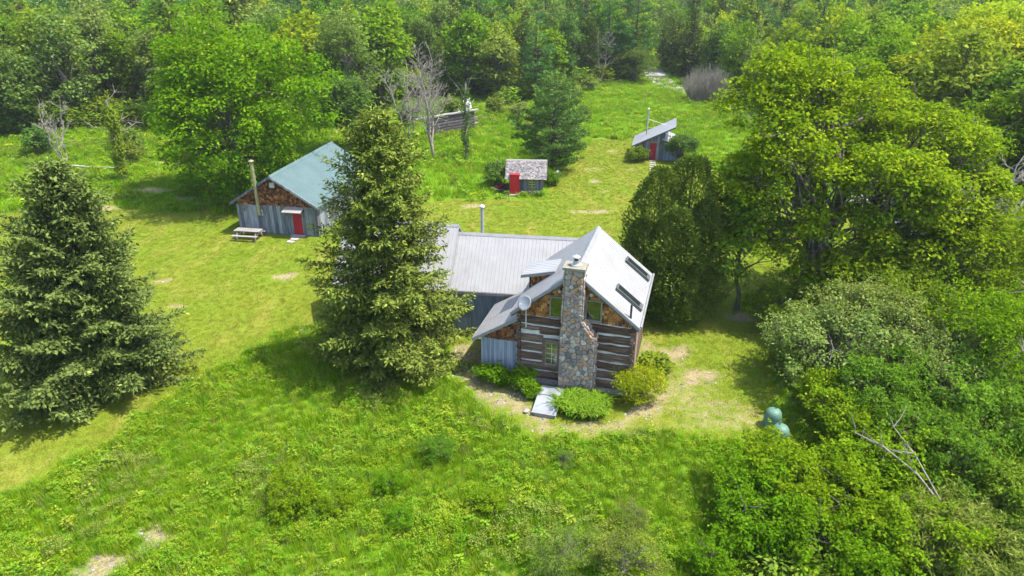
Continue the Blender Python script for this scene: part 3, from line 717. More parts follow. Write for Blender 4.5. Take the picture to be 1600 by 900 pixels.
def boards(parent, x0, x1, z0, z1, y, mat, w=.28, t=.025, name='board', axis='x', top=None, seed=0, skip=None, out=-1, jag=.03):
    """vertical wall boards, each its own piece; axis x: wall along x facing -y (out=-1); axis y: wall along y facing +-x"""
    rng = random.Random(seed); x = x0
    while x < x1 - .03:
        ww = min(w * rng.uniform(.8, 1.2), x1 - x)
        if x1 - (x + ww) < .08: ww = x1 - x
        a, b = x + .006, x + ww - .006; zt = z1 if top is None else min(top(a), top(b)); zb = z0 + rng.uniform(0, jag)
        tt = t * rng.uniform(.7, 1.3)
        spans = [(zb, zt)]
        if skip:
            for (sa, sb, sc, sd_) in skip:
                if b > sa and a < sb:
                    spans = [q for p0, p1 in spans for q in ((p0, min(p1, sc)), (max(p0, sd_), p1)) if q[1] - q[0] > .06]
        for p0, p1 in spans:
            m = MB()
            lo, hi = (y - tt, y) if out < 0 else (y, y + tt)
            m.box(a, b, lo, hi, p0, p1) if axis == 'x' else m.box(lo, hi, a, b, p0, p1)
            m.build(name, mat, parent)
        x += ww

def hewn_log(rng, x0, x1, zc, h, y0, depth, axis='x'):
    """squared log with an uneven face; returns V, F"""
    n = max(3, int((x1 - x0) / .35)); V = []; F = []
    sec = [(.03, -.5), (.0, -.36), (-.012, 0), (.0, .34), (.035, .5), (depth, .5), (depth, -.5)]; k = len(sec)
    ph = rng.uniform(0, 9); 
    for i in range(n + 1):
        x = x0 + (x1 - x0) * i / n
        up = .022 * math.sin(ph + x * 1.9) + rng.gauss(0, .012); dn = .022 * math.sin(ph * 2 + x * 1.4) + rng.gauss(0, .012)
        for (dy, dz) in sec:
            zz = zc + dz * h + (up if dz > .2 else dn if dz < -.2 else 0); yy = y0 + dy + (rng.gauss(0, .008) if dy < depth else 0)
            V.append((x, yy, zz) if axis == 'x' else (yy, x, zz))
    for i in range(n):
        for j in range(k): F.append([i * k + j, i * k + (j + 1) % k, (i + 1) * k + (j + 1) % k, (i + 1) * k + j])
    F.append(list(range(k))); F.append(list(range(n * k, n * k + k)))
    return V, F

def window(parent, x0, x1, z0, z1, y, nx=1, nz=1, fw=.07, frame='frame_tan', muntin='frame_white', name='window', sill=True, label=None):
    f = MB()
    f.box(x0 - fw, x0, y - .05, y + .02, z0 - fw, z1 + fw); f.box(x1, x1 + fw, y - .05, y + .02, z0 - fw, z1 + fw)
    f.box(x0, x1, y - .048, y + .02, z1, z1 + fw); f.box(x0, x1, y - .048, y + .02, z0 - fw, z0)
    if sill: f.box(x0 - fw * 1.5, x1 + fw * 1.5, y - .11, y - .052, z0 - fw - .04, z0 - fw + .01)
    o = f.build(name, frame, parent, label=label)
    MB().box(x0, x1, y - .012, y + .0, z0, z1).build('pane', 'glass', o)
    for i in range(1, nx):
        x = x0 + (x1 - x0) * i / nx; MB().box(x - .014, x + .014, y - .034, y - .013, z0, z1).build('muntin', muntin, o)
    for i in range(1, nz):
        z = z0 + (z1 - z0) * i / nz; MB().box(x0, x1, y - .033, y - .0135, z - .014, z + .014).build('muntin', muntin, o)
    return o

def voronoi_cells(rng, poly, n, relax=2):
    xs = [p[0] for p in poly]; zs = [p[1] for p in poly]; P = []
    while len(P) < n:
        q = (rng.uniform(min(xs), max(xs)), rng.uniform(min(zs), max(zs)))
        if inpoly(np.array([q[0]]), np.array([q[1]]), poly)[0]: P.append(q)
    def clip(poly_, nx_, nz_, c):
        out = []
        for i in range(len(poly_)):
            a = poly_[i]; b = poly_[(i + 1) % len(poly_)]; da = a[0] * nx_ + a[1] * nz_ - c; db = b[0] * nx_ + b[1] * nz_ - c
            if da <= 0: out.append(a)
            if da * db < 0:
                t = da / (da - db); out.append((a[0] + (b[0] - a[0]) * t, a[1] + (b[1] - a[1]) * t))
        return out
    for it in range(relax):
        cells = []
        for i, p in enumerate(P):
            c = list(poly)
            for j, q in enumerate(P):
                if i == j or abs(p[0] - q[0]) + abs(p[1] - q[1]) > 1.6: continue
                nx_, nz_ = q[0] - p[0], q[1] - p[1]
                c = clip(c, nx_, nz_, nx_ * (p[0] + q[0]) / 2 + nz_ * (p[1] + q[1]) / 2)
                if len(c) < 3: break
            cells.append(c)
        if it < relax - 1:
            P = [(sum(a for a, _ in c) / len(c), sum(b for _, b in c) / len(c)) if len(c) >= 3 else p for c, p in zip(cells, P)]
    return [c for c in cells if len(c) >= 3]

def stone_piece(rng, cell, O, ux, uz, nrm, parent, proud=.06):
    cx = sum(a for a, _ in cell) / len(cell); cz = sum(b for _, b in cell) / len(cell)
    pts = []
    for i in range(len(cell)):            # soften corners
        a, b = cell[i], cell[(i + 1) % len(cell)]
        pts += [(a[0] * .83 + b[0] * .17, a[1] * .83 + b[1] * .17), (a[0] * .17 + b[0] * .83, a[1] * .17 + b[1] * .83)]
    h = proud * rng.uniform(.5, 1.3); V = []; k = len(pts); tilt = (rng.gauss(0, .12), rng.gauss(0, .12))
    O = Vector(O); ux = Vector(ux); uz = Vector(uz); nrm = Vector(nrm)
    for s, d in ((.955, -.02), (.92, h * .7), (.74, h)):
        for a, b in pts:
            x = cx + (a - cx) * s; z = cz + (b - cz) * s
            V.append(O + ux * x + uz * z + nrm * (d + ((x - cx) * tilt[0] + (z - cz) * tilt[1]) * (d > 0)))
    F = [[r * k + i, r * k + (i + 1) % k, (r + 1) * k + (i + 1) % k, (r + 1) * k + i] for r in range(2) for i in range(k)] + [list(range(2 * k, 3 * k))]
    return link('stone', new_mesh('stone', V, F, 'stone', smooth=False), parent)

def stove_pipe(parent, x, y, z0, z1, r, mat='pipe_metal', name='stove_pipe'):
    p = MB().tube([(x, y, z0), (x, y, z1)], r, 12).build(name, mat, parent, smooth=False)
    MB().tube([(x, y, z1 + .05), (x, y, z1 + .10), (x, y, z1 + .2)], [r * 1.75, r * 1.75, r * .5], 12).build('cap', mat, p)
    m = MB()
    for a in range(3): m.tube([(x + r * math.cos(a * 2.1), y + r * math.sin(a * 2.1), z1 - .05), (x + r * math.cos(a * 2.1), y + r * math.sin(a * 2.1), z1 + .07)], .012, 4)
    m.build('bracket', mat, p)
    for z in (z0 + (z1 - z0) * .5,): MB().tube([(x, y, z - .03), (x, y, z + .03)], r * 1.12, 12).build('collar', mat, p)
    return p

# ------------------------------------------------------------------ the log house
HA = R(15.8)
house = empty('log_house', (.35, 31.25, 0), -HA, 'dark log house with stone chimney, shingled gable and pale ribbed metal roofs', 'house')
rg = random.Random(4)
W_, D_, ZE, ZA, XR = 5.88, 6.0, 4.23, 6.79, 2.94
core = MB().prism_y([(.09, .05), (5.79, .05), (5.79, 3.9), (5.79, 4.42), (2.94, 6.67), (.09, 4.42)], .09, 5.95).build('wall', 'chinking', house)
MB().box(-.02, 5.9, -.03, 6.0, -.2, .27).build('foundation', 'pale_stone', house)
# front logs, seven courses with wide chinking between
for k in range(7):
    zc = .30 + .53 * k + .21; h = .405
    spans = [(-.02, 5.90)]
    if 1.0 < zc + .2 and zc - .2 < 2.62 and k in (2, 3, 4): spans = [(-.02, 1.30), (2.27, 5.90)]
    if k == 5: spans = [(1.12, 5.90)]
    for a, b in spans:
        V, F = hewn_log(rg, a, b, zc, h, -.02, .13); MB().add(V, F).build('log', 'log', house)
    if k == 5:
        V, F = hewn_log(rg, -.02, 1.10, zc + .10, .22, -.02, .13); MB().add(V, F).build('log', 'log', house)
for k in range(8):                       # right and left walls, courses half a log lower; their notched ends show at the corners
    zc = .27 + .53 * k + (-.06 if k else .05); h = .40
    if k == 7: zc = 3.93; h = .3
    for x in (5.80, -.04):
        V, F = hewn_log(rg, -.14, 6.1, zc, h, x - .02, .16, axis='y'); MB().add(V, F).build('log', 'log', house)
    if k < 7:
        for x0, x1 in ((5.72, 5.99), (-.11, .13)):
            MB().box(x0, x1, -.10, .03, zc + .24, zc + .32).build('log_notch', 'log', house)
for i, yy in enumerate((.05, .42, .8)):
    MB().box(5.985, 6.03, yy, yy + .26, .2, 3.85 + .0 * i).build('corner_board', 'brown_board', house)
# ground-floor window with its wide board surround
MB().box(1.28, 1.46, -.055, .06, 1.08, 2.72).build('window_trim', 'log', house); MB().box(2.12, 2.30, -.055, .06, 1.08, 2.72).build('window_trim', 'log', house)
MB().box(1.46, 2.12, -.050, .06, 2.54, 2.74).build('window_trim', 'log', house); MB().box(1.46, 2.12, -.050, .06, 1.04, 1.25).build('window_trim', 'log', house)
window(house, 1.50, 2.08, 1.32, 2.50, -.03, 2, 4, .04, 'frame_tan', 'frame_white', label='small eight-pane window beside the stone chimney')
# shingled gable
gp = [(-.05, 3.98), (5.93, 3.98), (5.93, 4.33), (2.94, 6.68), (-.05, 4.33)]
shingles('shingle_siding', 'shingle', house, (0, .07, 0), (1, 0, 0), (0, 0, 1), gp, .17, .155, 3, skip=[(1.62, 2.36, 4.0, 5.2), (3.44, 4.28, 4.05, 5.25)])
window(house, 1.68, 2.30, 4.10, 5.12, .03, 1, 1, .075, 'frame_tan', label='upper window left of the chimney')
window(house, 3.50, 4.20, 4.15, 5.16, .03, 1, 1, .075, 'frame_tan', label='upper window right of the chimney')
for x, z in ((2.12, 5.56), (3.70, 5.56)):
    m = MB().tube([(x, .04, z), (x, -.04, z), (x, -.12, z), (x, -.17, z)], [.07, .07, .10, .05], 10).build('flood_lamp', 'frame_white', house)
# roof
ribbed('roof_sheet', 'steel', house, (XR, -.37, ZA), (0, 6.74, 0), (3.24, 0, ZE - ZA))
ribbed('roof_sheet', 'steel', house, (XR, -.37, ZA), (0, 6.74, 0), (-3.24, 0, ZE - ZA))
MB().prism_y([(XR - .17, ZA - .10), (XR, ZA + .045), (XR + .17, ZA - .10), (XR + .17, ZA - .085), (XR, ZA + .065), (XR - .17, ZA - .085)], -.40, 6.40).build('ridge_cap', 'steel_trim', house)
for s in (-1, 1):
    sl_ = Vector((s * 3.24, 0, ZE - ZA))
    for y0 in (-.415, 6.375):
        m = MB(); A = Vector((XR, y0, ZA - .005)); dn = Vector((0, 0, -.17))
        m.quadbox([A, A + sl_ * 1.004, A + sl_ * 1.004 + dn, A + dn], (0, 1, 0), .04); m.build('rake_board', 'steel_trim', house)
        m = MB(); A = Vector((XR, y0 + .05, ZA - .19)); dn = Vector((0, 0, -.10))
        if y0 < 0: m.quadbox([A, A + sl_, A + sl_ + dn, A + dn], (0, 1, 0), .035); m.build('barge_board', 'log', house)
    x = XR + s * 3.26
    MB().box(min(x, x + s * .03), max(x, x + s * .03), -.36, 6.36, ZE - .20, ZE - .03).build('fascia', 'steel_trim', house)
MB().tube([(6.24, -.3, ZE - .02), (6.24, 6.5, ZE - .04)], .06, 8).build('gutter', 'steel_trim', house)
# skylights, long across the slope
sl2 = Vector((3.24, 0, ZE - ZA)).normalized(); nr = Vector((-sl2.z, 0, sl2.x))
for yy in (1.15, 4.95):
    P0 = Vector((4.70, yy, ZA - (4.70 - XR) * (ZA - ZE) / 3.24)); e = Vector((0, .62, 0)); dd = sl2 * 1.62
    m = MB(); 
    for q0, q1, w0, w1 in ((0, 1, 0, .12), (0, 1, .88, 1)):
        m.quadbox([P0 + dd * q0 + e * w0, P0 + dd * q1 + e * w0, P0 + dd * q1 + e * w1, P0 + dd * q0 + e * w1], nr, .16)
    for q0, q1 in ((0, .05), (.93, 1.06)):
        m.quadbox([P0 + dd * q0 - e * .02, P0 + dd * q1 - e * .02, P0 + dd * q1 + e * 1.02, P0 + dd * q0 + e * 1.02], nr, .15)
    f = m.build('skylight', 'skylight_frame', house)
    MB().quadbox([P0 + dd * .05 + e * .12, P0 + dd * .93 + e * .12, P0 + dd * .93 + e * .88, P0 + dd * .05 + e * .88], nr, .10).build('pane', 'glass', f)
MB().tube([(5.70, -.18, 4.4), (5.70, -.18, 5.35)], .055, 8).build('vent_pipe', 'black_metal', house)
# shed dormer on the near-left slope
dz0, dz1 = 5.22, 5.66
dm = MB().add([(-.02, 2.2, 4.35), (-.02, 3.55, 4.35), (-.02, 3.55, 5.16), (-.02, 2.2, 5.16), (1.3, 2.2, 5.5), (1.3, 3.55, 5.5)],
              [(0, 1, 2, 3), (0, 3, 4), (1, 5, 2), (3, 2, 5, 4), (0, 4, 5, 1)]).build('dormer', 'shingle_dark', house)
shingles('shingle_siding', 'shingle', dm, (0, 2.195, 0), (1, 0, 0), (0, 0, 1), [(0, 4.46), (1.28, 5.47), (0, 5.14)], .14, .13, 8)
ribbed('dormer_roof', 'steel', dm, (1.42, 2.0, dz1 + .03), (0, 1.75, 0), (-1.80, 0, -.42), .22)
A = Vector((1.42, 1.955, dz1 + .03)); dd = Vector((-1.80, 0, -.42)); dn = Vector((0, 0, -.17))
MB().quadbox([A, A + dd, A + dd + dn, A + dn], (0, 1, 0), .04).build('rake_board', 'steel_trim', dm)
MB().box(-.43, -.395, 1.96, 3.76, dz0 - .13, dz0 + .03).build('fascia', 'steel_trim', dm)
MB().box(-.05, -.025, 2.35, 3.4, 4.5, 5.05).build('pane', 'glass', dm)

# stone chimney
chim_poly = [(2.28, 0), (4.10, 0), (4.10, 3.5), (3.96, 3.52), (3.40, 4.32), (3.36, 7.02), (2.46, 7.02), (2.42, 4.0), (2.30, 3.75)]
chim = MB().prism_y(chim_poly, -.66, .06).build('chimney', 'mortar', house)
cr = random.Random(11)
for c in voronoi_cells(cr, [(a + (.02 if a < 3 else -.02), b) for a, b in chim_poly], 178): stone_piece(cr, c, (0, -.66, 0), (1, 0, 0), (0, 0, 1), (0, -1, 0), chim)
for poly, O, ux, uz in (([(0, 0), (.64, 0), (.64, 3.48), (0, 3.48)], (4.10, -.65, 0), (0, 1, 0), (0, 0, 1)),
                        ([(0, 4.36), (.64, 4.36), (.64, 7.0), (0, 7.0)], (3.375, -.65, 0), (0, 1, 0), (0, 0, 1)),
                        ([(0, 0), (.64, 0), (.64, .92), (0, .92)], (3.96, -.65, 3.54), (0, 1, 0), tuple(Vector((-.56, 0, .80)).normalized()))):
    n_ = int(sum(1 for _ in range(1)) * max(8, (poly[2][1] - poly[1][1]) * .78 / .055))
    nrm = Vector(ux).cross(Vector(uz))
    for c in voronoi_cells(cr, poly, n_): stone_piece(cr, c, O, ux, uz, nrm, chim)
for c in voronoi_cells(cr, [(0, 0), (.64, 0), (.64, 7.0), (0, 7.0)], 34): stone_piece(cr, c, (2.30, -.01, 0), (0, -1, 0), Vector((.02, 0, 1)).normalized(), (-1, 0, 0), chim)
MB().box(2.36, 3.46, -.78, .14, 7.02, 7.15).build('cap_slab', 'frame_tan', chim)
flue = MB().tube([(2.93, -.32, 7.15), (2.93, -.32, 7.2), (2.93, -.32, 7.24), (2.93, -.32, 7.42)], [.26, .26, .15, .15], 14).build('flue', 'pipe_metal', chim)
MB().tube([(2.93, -.32, 7.42), (2.93, -.32, 7.56)], .11, 12).build('flue_collar', 'black_metal', chim)
MB().tube([(2.93, -.32, 7.56), (2.93, -.32, 7.60), (2.93, -.32, 7.68)], [.2, .2, .05], 14).build('flue_cap', 'pipe_metal', chim)

# lean-to on the left side
lt = MB().prism_y([(-2.0, 0), (-.06, 0), (-.06, 3.62), (-2.0, 2.42)], .10, 3.85).build('lean_to', 'grey_board', house)
boards(lt, -2.06, -.10, .02, 2.26, .095, 'blue_board', .25, .02, seed=3, jag=.0)
for i in range(9): 
    x = -2.06 + i * .241; MB().box(x - .025, x + .027, .03, .066, .02, 2.26).build('batten', 'batten', lt)
boards(lt, .10, 3.85, .02, 2.36, -2.0, 'blue_board', .25, .02, seed=5, axis='y', jag=.0)
shingles('shingle_siding', 'shingle_dark', lt, (0, .094, 0), (1, 0, 0), (0, 0, 1), [(-2.06, 2.28), (-.12, 2.28), (-.12, 3.52), (-2.06, 2.42)], .15, .14, 12)
ribbed('lean_to_roof', 'steel', lt, (-.03, -.26, 3.86), (0, 4.15, 0), (-2.44, 0, -1.53), .22)
A = Vector((-.03, -.305, 3.855)); dd = Vector((-2.44, 0, -1.53)); dn = Vector((0, 0, -.18))
MB().quadbox([A, A + dd * 1.004, A + dd * 1.004 + dn, A + dn], (0, 1, 0), .04).build('rake_board', 'steel_trim', lt)
MB().box(-2.51, -2.478, -.26, 3.88, 2.15, 2.32).build('fascia', 'steel_trim', lt)

# kitchen wing behind, turned a little, and the taller far wing at its end
WA = R(7.5)
wing = MB().prism_y([(.35, 0), (5.3, 0), (5.3, 3.1), (2.83, 5.4), (.35, 3.1)], -1.35, 5.8)
wing = MB().add([(y, -0 + x, z) if False else (y, x, z) for x, y, z in wing.V], [f[::-1] for f in wing.F]).build('side_wing', 'grey_board', house, loc=(-3.90, 3.95, 0), rz=WA)
wz, we = 5.5, 2.95
boards(wing, -1.35, 3.7, .05, 3.12, .345, 'blue_board', .3, .022, seed=21, skip=[(-1.02, -.22, 1.22, 1.92)])
window(wing, -.95, -.28, 1.28, 1.86, .35, 1, 1, .06, 'frame_tan')
ribbed('wing_roof', 'steel', wing, (-1.45, 2.83, wz), (7.4, 0, 0), (0, -2.86, we - wz), .22)
ribbed('wing_roof', 'steel', wing, (-1.45, 2.83, wz), (7.4, 0, 0), (0, 2.86, we - wz), .22)
MB().add([(-1.45, 2.68, wz - .10), (-1.45, 2.83, wz + .05), (-1.45, 2.98, wz - .10), (5.95, 2.68, wz - .10), (5.95, 2.83, wz + .05), (5.95, 2.98, wz - .10)], [(0, 1, 4, 3), (1, 2, 5, 4), (0, 2, 1), (3, 4, 5)]).build('ridge_cap', 'steel_trim', wing)
MB().box(-1.45, 4.2, -.075, -.04, we - .19, we - .02).build('fascia', 'weathered', wing)
stove_pipe(wing, .05, 3.25, 4.9, 7.0, .11, 'pipe_metal')
far = MB().prism_y([(.2, 0), (5.6, 0), (5.6, 3.2), (2.95, 5.82), (.2, 3.2)], -8.2, -1.5)
far = MB().add([(y, x, z) for x, y, z in far.V], [f[::-1] for f in far.F]).build('far_wing', 'grey_board', house, loc=(-3.90, 3.95, 0), rz=WA)
fz = 5.95
ribbed('wing_roof', 'steel', far, (-8.5, 2.95, fz), (7.15, 0, 0), (0, -3.15, -3.0), .22)
ribbed('wing_roof', 'steel', far, (-8.5, 2.95, fz), (7.15, 0, 0), (0, 3.15, -3.0), .22)
MB().add([(-8.5, 2.80, fz - .10), (-8.5, 2.95, fz + .05), (-8.5, 3.10, fz - .10), (-1.35, 2.80, fz - .10), (-1.35, 2.95, fz + .05), (-1.35, 3.10, fz - .10)], [(0, 1, 4, 3), (1, 2, 5, 4), (0, 2, 1), (3, 4, 5)]).build('ridge_cap', 'steel_trim', far)
boards(far, -8.2, -1.5, .05, 3.1, .195, 'blue_board', .3, .022, seed=22)
for s in (-1, 1):
    A = Vector((-1.34, 2.95, fz - .005)); dd = Vector((0, s * 3.16, -3.0)); dn = Vector((0, 0, -.17))
    MB().quadbox([A, A + dd, A + dd + dn, A + dn], (1, 0, 0), .03).build('rake_board', 'steel_trim', far)

# satellite dish on a bracket at the log corner
hm = lambda x, y, z=0: (.35 + x * math.cos(HA) + y * math.sin(HA), 31.25 - x * math.sin(HA) + y * math.cos(HA), z)
dish = empty('satellite_dish', hm(.42, -.04, 3.3), -HA, 'round grey satellite dish on a white arm at the log house corner', 'dish')
V = []; F = []; nr_, ns_ = 5, 24
ax = Vector((-.25, -.80, .55)).normalized(); s1 = ax.cross(Vector((0, 0, 1))).normalized(); s2 = s1.cross(ax)
C0 = Vector((.02, -.42, 1.55))
for off in (0, -.02):
    for i in range(nr_ + 1):
        r = .37 * i / nr_
        for j in range(ns_):
            a = j * 6.2832 / ns_; V.append(C0 + s1 * r * math.cos(a) + s2 * r * 1.06 * math.sin(a) + ax * (r * r * .55 + off))
for o_ in (0, (nr_ + 1) * ns_):
    for i in range(nr_):
        for j in range(ns_): F.append([o_ + i * ns_ + j, o_ + i * ns_ + (j + 1) % ns_, o_ + (i + 1) * ns_ + (j + 1) % ns_, o_ + (i + 1) * ns_ + j])
o2 = (nr_ + 1) * ns_
for j in range(ns_): F.append([nr_ * ns_ + j, nr_ * ns_ + (j + 1) % ns_, o2 + nr_ * ns_ + (j + 1) % ns_, o2 + nr_ * ns_ + j])
link('reflector', new_mesh('reflector', V, F, 'dish_grey', smooth=True), dish)
MB().tube([(.02, -.18, .05), (.02, -.18, 1.1), (.02, -.36, 1.5)], .03, 8).build('mast', 'frame_white', dish)
MB().tube([(.02, -.0, .15), (.02, -.2, .12)], .03, 8).build('bracket', 'frame_white', dish)
arm_end = C0 + ax * .42 - s2 * .12
MB().tube([tuple(C0 - s2 * .40 + ax * .05), tuple(arm_end)], .016, 6).build('feed_arm', 'frame_white', dish)
MB().tube([tuple(arm_end), tuple(arm_end - ax * .09)], .035, 8).build('receiver', 'frame_white', dish)

# cellar hatch in front of the chimney
hatch = empty('cellar_hatch', hm(2.10, -2.0), -HA, 'blue-grey metal cellar hatch lying in front of the stone chimney', 'hatch')
prof = [(-.98, 0), (1.05, 0), (1.05, .46), (.35, .38), (-.98, .14)]
m = MB(); 
for x0, x1 in ((-.56, -.50), (.50, .56)):
    m.add([(x0, y, z) for y, z in prof] + [(x1, y, z) for y, z in prof], [list(range(5)), list(range(5, 10))[::-1]] + [[i, (i + 1) % 5, 5 + (i + 1) % 5, 5 + i] for i in range(5)])
m.build('frame', 'hatch_metal', hatch)
MB().add([(-.56, -.98, 0), (.56, -.98, 0), (.56, -.98, .15), (-.56, -.98, .15), (-.56, -.93, 0), (.56, -.93, 0), (.56, -.93, .15), (-.56, -.93, .15)], [(0, 1, 2, 3), (4, 7, 6, 5), (3, 2, 6, 7), (0, 3, 7, 4), (1, 5, 6, 2)]).build('front_kerb', 'weathered', hatch)
MB().quadbox([(-.58, .37, .395), (.58, .37, .395), (.58, 1.06, .475), (-.58, 1.06, .475)], (0, -.1, 1), .03).build('upper_leaf', 'hatch_metal', hatch)
lo = MB().quadbox([(-.62, -.99, .155), (.60, -.99, .155), (.60, .33, .40), (-.62, .33, .40)], (0, -.15, 1), .03).build('lower_leaf', 'hatch_metal', hatch)
MB().tube([(-.03, -.15, .345), (-.03, -.17, .40), (.03, -.17, .40), (.03, -.15, .345)], .016, 6).build('handle', 'black_metal', lo)
for y, z in ((-.99, .195), (.33, .44)): MB().quadbox([(-.64, y - .03, z), (.62, y - .03, z), (.62, y + .03, z + .01), (-.64, y + .03, z + .01)], (0, -.15, 1), .02).build('lip', 'weathered', hatch)

def rock(name, loc, s, seed, mat, label, cat='rock', group=None):
    rng = np.random.default_rng(seed); V = []; F = []; n, m_ = 8, 5
    for i in range(m_ + 1):
        ph = math.pi * i / m_
        for j in range(n):
            a = j * 6.2832 / n; r = 1 + rng.normal() * .12
            V.append((s[0] * r * math.sin(ph) * math.cos(a), s[1] * r * math.sin(ph) * math.sin(a), s[2] * (.3 + r * math.cos(ph))))
    for i in range(m_):
        for j in range(n): F.append([i * n + j, i * n + (j + 1) % n, (i + 1) * n + (j + 1) % n, (i + 1) * n + j])
    return link(name, new_mesh(name, V, F, mat), None, loc, rng.uniform(0, 6), label=label, category=cat, group=group)
rock('rock', (.72, 28.2, .05), (.17, .13, .12), 2, 'pale_stone', 'small pale rock on bare soil beside the cellar hatch')

# ------------------------------------------------------------------ the green-roofed workshop
barn = empty('workshop', (-19.42, 53.12, 0), -R(10), 'weathered board workshop with green metal roof and red door', 'building')
BW, BE, BA, BL = 3.85, 2.65, 5.08, 12.2
bs = (BA - BE) / BW
MB().prism_y([(-3.5, -.1), (3.5, -.1), (3.5, BE + .16), (0, BA - .1), (-3.5, BE + .16)], .38, BL - .5).build('wall', 'grey_board', barn)
boards(barn, -3.52, 3.52, .02, 2.5, .375, 'grey_board', .29, .03, seed=31, skip=[(1.32, 2.22, 0, 2.05)], jag=.12)
boards(barn, .36, BL - .5, .05, BE + .1, 3.5, 'grey_board', .29, .03, seed=32, axis='y', out=1)
shingles('shingle_siding', 'shingle_dark', barn, (0, .37, 0), (1, 0, 0), (0, 0, 1), [(-3.6, 2.48), (3.6, 2.48), (3.6, BE + .10), (0, BA - .12), (-3.6, BE + .10)], .17, .15, 17, skip=[(-.28, .18, 4.0, 4.45)])
dr = MB().box(1.36, 2.18, .33, .372, .12, 2.02).build('door', 'dark_red', barn, label='dark red plank door under a small awning')
for x in (1.56, 1.77, 1.98): MB().box(x - .012, x + .012, .318, .33, .14, 2.0).build('groove', 'red_paint', dr)
MB().tube([(2.08, .31, 1.05), (2.08, .27, 1.05)], .03, 8).build('handle', 'black_metal', dr)
for x0, x1 in ((1.27, 1.36), (2.18, 2.27)): MB().box(x0, x1, .322, .378, .05, 2.1).build('door_trim', 'grey_board', barn)
aw = MB().quadbox([(.85, -.45, 2.20), (2.48, -.45, 2.20), (2.48, .37, 2.42), (.85, .37, 2.42)], (0, 0, 1), .06).build('awning', 'weathered', barn)
for x in (.95, 2.38): MB().tube([(x, -.35, 2.20), (x, .33, 1.75)], .03, 6).build('brace', 'grey_board', aw)
MB().box(1.15, 2.35, -.15, .3, 0, .12).build('doorstep', 'weathered', barn)
vt = MB().box(-.26, .16, .315, .36, 4.02, 4.44).build('gable_vent', 'frame_white', barn)
for z in (4.1, 4.2, 4.3, 4.38): MB().box(-.22, .12, .30, .313, z - .02, z + .02).build('slat', 'frame_white', vt)
ribbed('roof_sheet', 'green_steel', barn, (0, 0, BA), (0, BL, 0), (BW, 0, BE - BA), .3, .018, .03)
ribbed('roof_sheet', 'green_steel', barn, (0, 0, BA), (0, BL, 0), (-BW, 0, BE - BA), .3, .018, .03)
MB().prism_y([(-.2, BA - .12), (0, BA + .035), (.2, BA - .12), (.2, BA - .10), (0, BA + .055), (-.2, BA - .10)], -.02, BL + .02).build('ridge_cap', 'green_steel', barn)
for s in (-1, 1):
    A = Vector((0, -.05, BA - .01)); dd = Vector((s * BW * 1.005, 0, BE - BA)); dn = Vector((0, 0, -.20))
    MB().quadbox([A, A + dd, A + dd + dn, A + dn], (0, 1, 0), .045).build('rake_board', 'grey_board', barn)
    x = s * BW; MB().box(min(x, x + s * .03), max(x, x + s * .03), .02, BL, BE - .19, BE - .02).build('fascia', 'grey_board', barn)
pp = stove_pipe(barn, -1.35, .02, 1.75, 6.15, .14, 'pipe_old')
MB().tube([(-1.35, .02, 1.85), (-1.35, .36, 1.85)], .12, 10).build('elbow', 'pipe_old', pp)
MB().tube([(-1.35, .0, 3.95), (-.95, .34, 4.0)], .025, 5).build('brace', 'pipe_old', pp)
MB().box(-1.52, -1.18, .25, .345, 1.62, 2.1).build('thimble_plate', 'frame_white', pp)

def bm(x, y, z=0): c, s = math.cos(R(10)), math.sin(R(10)); return (-19.42 + x * c + y * s, 53.12 - x * s + y * c, z)
tbl = empty('picnic_table', bm(-2.0, -.95), -R(9), 'grey weathered picnic table in front of the workshop wall', 'picnic table')
for i in range(5): MB().box(-1.1, 1.1, -.38 + i * .155, -.24 + i * .155, .72, .76).build('top_plank', 'weathered', tbl)
for s in (-1, 1):
    for i in range(2): MB().box(-1.1, 1.1, s * .72 - .14 + i * .145, s * .72 - .005 + i * .145, .43, .47).build('seat_plank', 'weathered', tbl)
for x in (-.8, .8):
    MB().box(x - .04, x + .04, -.84, .84, .35, .43).build('cross_beam', 'weathered', tbl)
    MB().box(x - .04, x + .04, -.34, .38, .64, .72).build('cross_beam', 'weathered', tbl)
    for s in (-1, 1): MB().quadbox([(x - .045, s * .62, 0), (x - .045, s * .73, 0), (x - .045, s * .30, .70), (x - .045, s * .19, .70)], (1, 0, 0), .09).build('leg', 'weathered', tbl)
for i, (x, y, sx) in enumerate(((1.75, -.55, .32), (1.7, -1.15, .30))):
    link('stepping_stone', new_mesh('stepping_stone', *(lambda m: (m.V, m.F))(MB().box(-sx, sx, -.2, .2, -.05, .06)), 'pale_stone'), None, bm(x, y), -R(10 + i * 7),
         label=('flat pale stone slab just below the workshop doorstep', 'flat pale stone slab in the grass, second from the workshop door')[i], category='stone slab', group='slabs at the workshop door')

# ------------------------------------------------------------------ the small shed with the shingled roof
shed = empty('garden_shed', (1.35, 64.8, 0), -R(4), 'little grey shed with shingled roof and bright red door', 'shed')
MB().add([(-1.65, 0, -.1), (1.65, 0, -.1), (1.65, 3, -.1), (-1.65, 3, -.1), (-1.65, 0, 1.72), (1.65, 0, 1.72), (1.65, 3, 1.72), (-1.65, 3, 1.72), (-1.65, 1.5, 2.9), (1.65, 1.5, 2.9)],
         [(0, 1, 5, 4), (2, 3, 7, 6), (1, 2, 6, 9, 5), (3, 0, 4, 8, 7), (4, 5, 9, 8), (6, 7, 8, 9)]).build('wall', 'grey_board', shed)
boards(shed, -1.66, 1.66, .04, 1.68, -.004, 'grey_board', .23, .03, seed=41, skip=[(-1.5, -.6, 0, 2), (.26, .96, .42, 1.52)])
boards(shed, 0, 3, .04, 1.7, 1.65, 'grey_board', .25, .03, seed=42, axis='y', out=1)
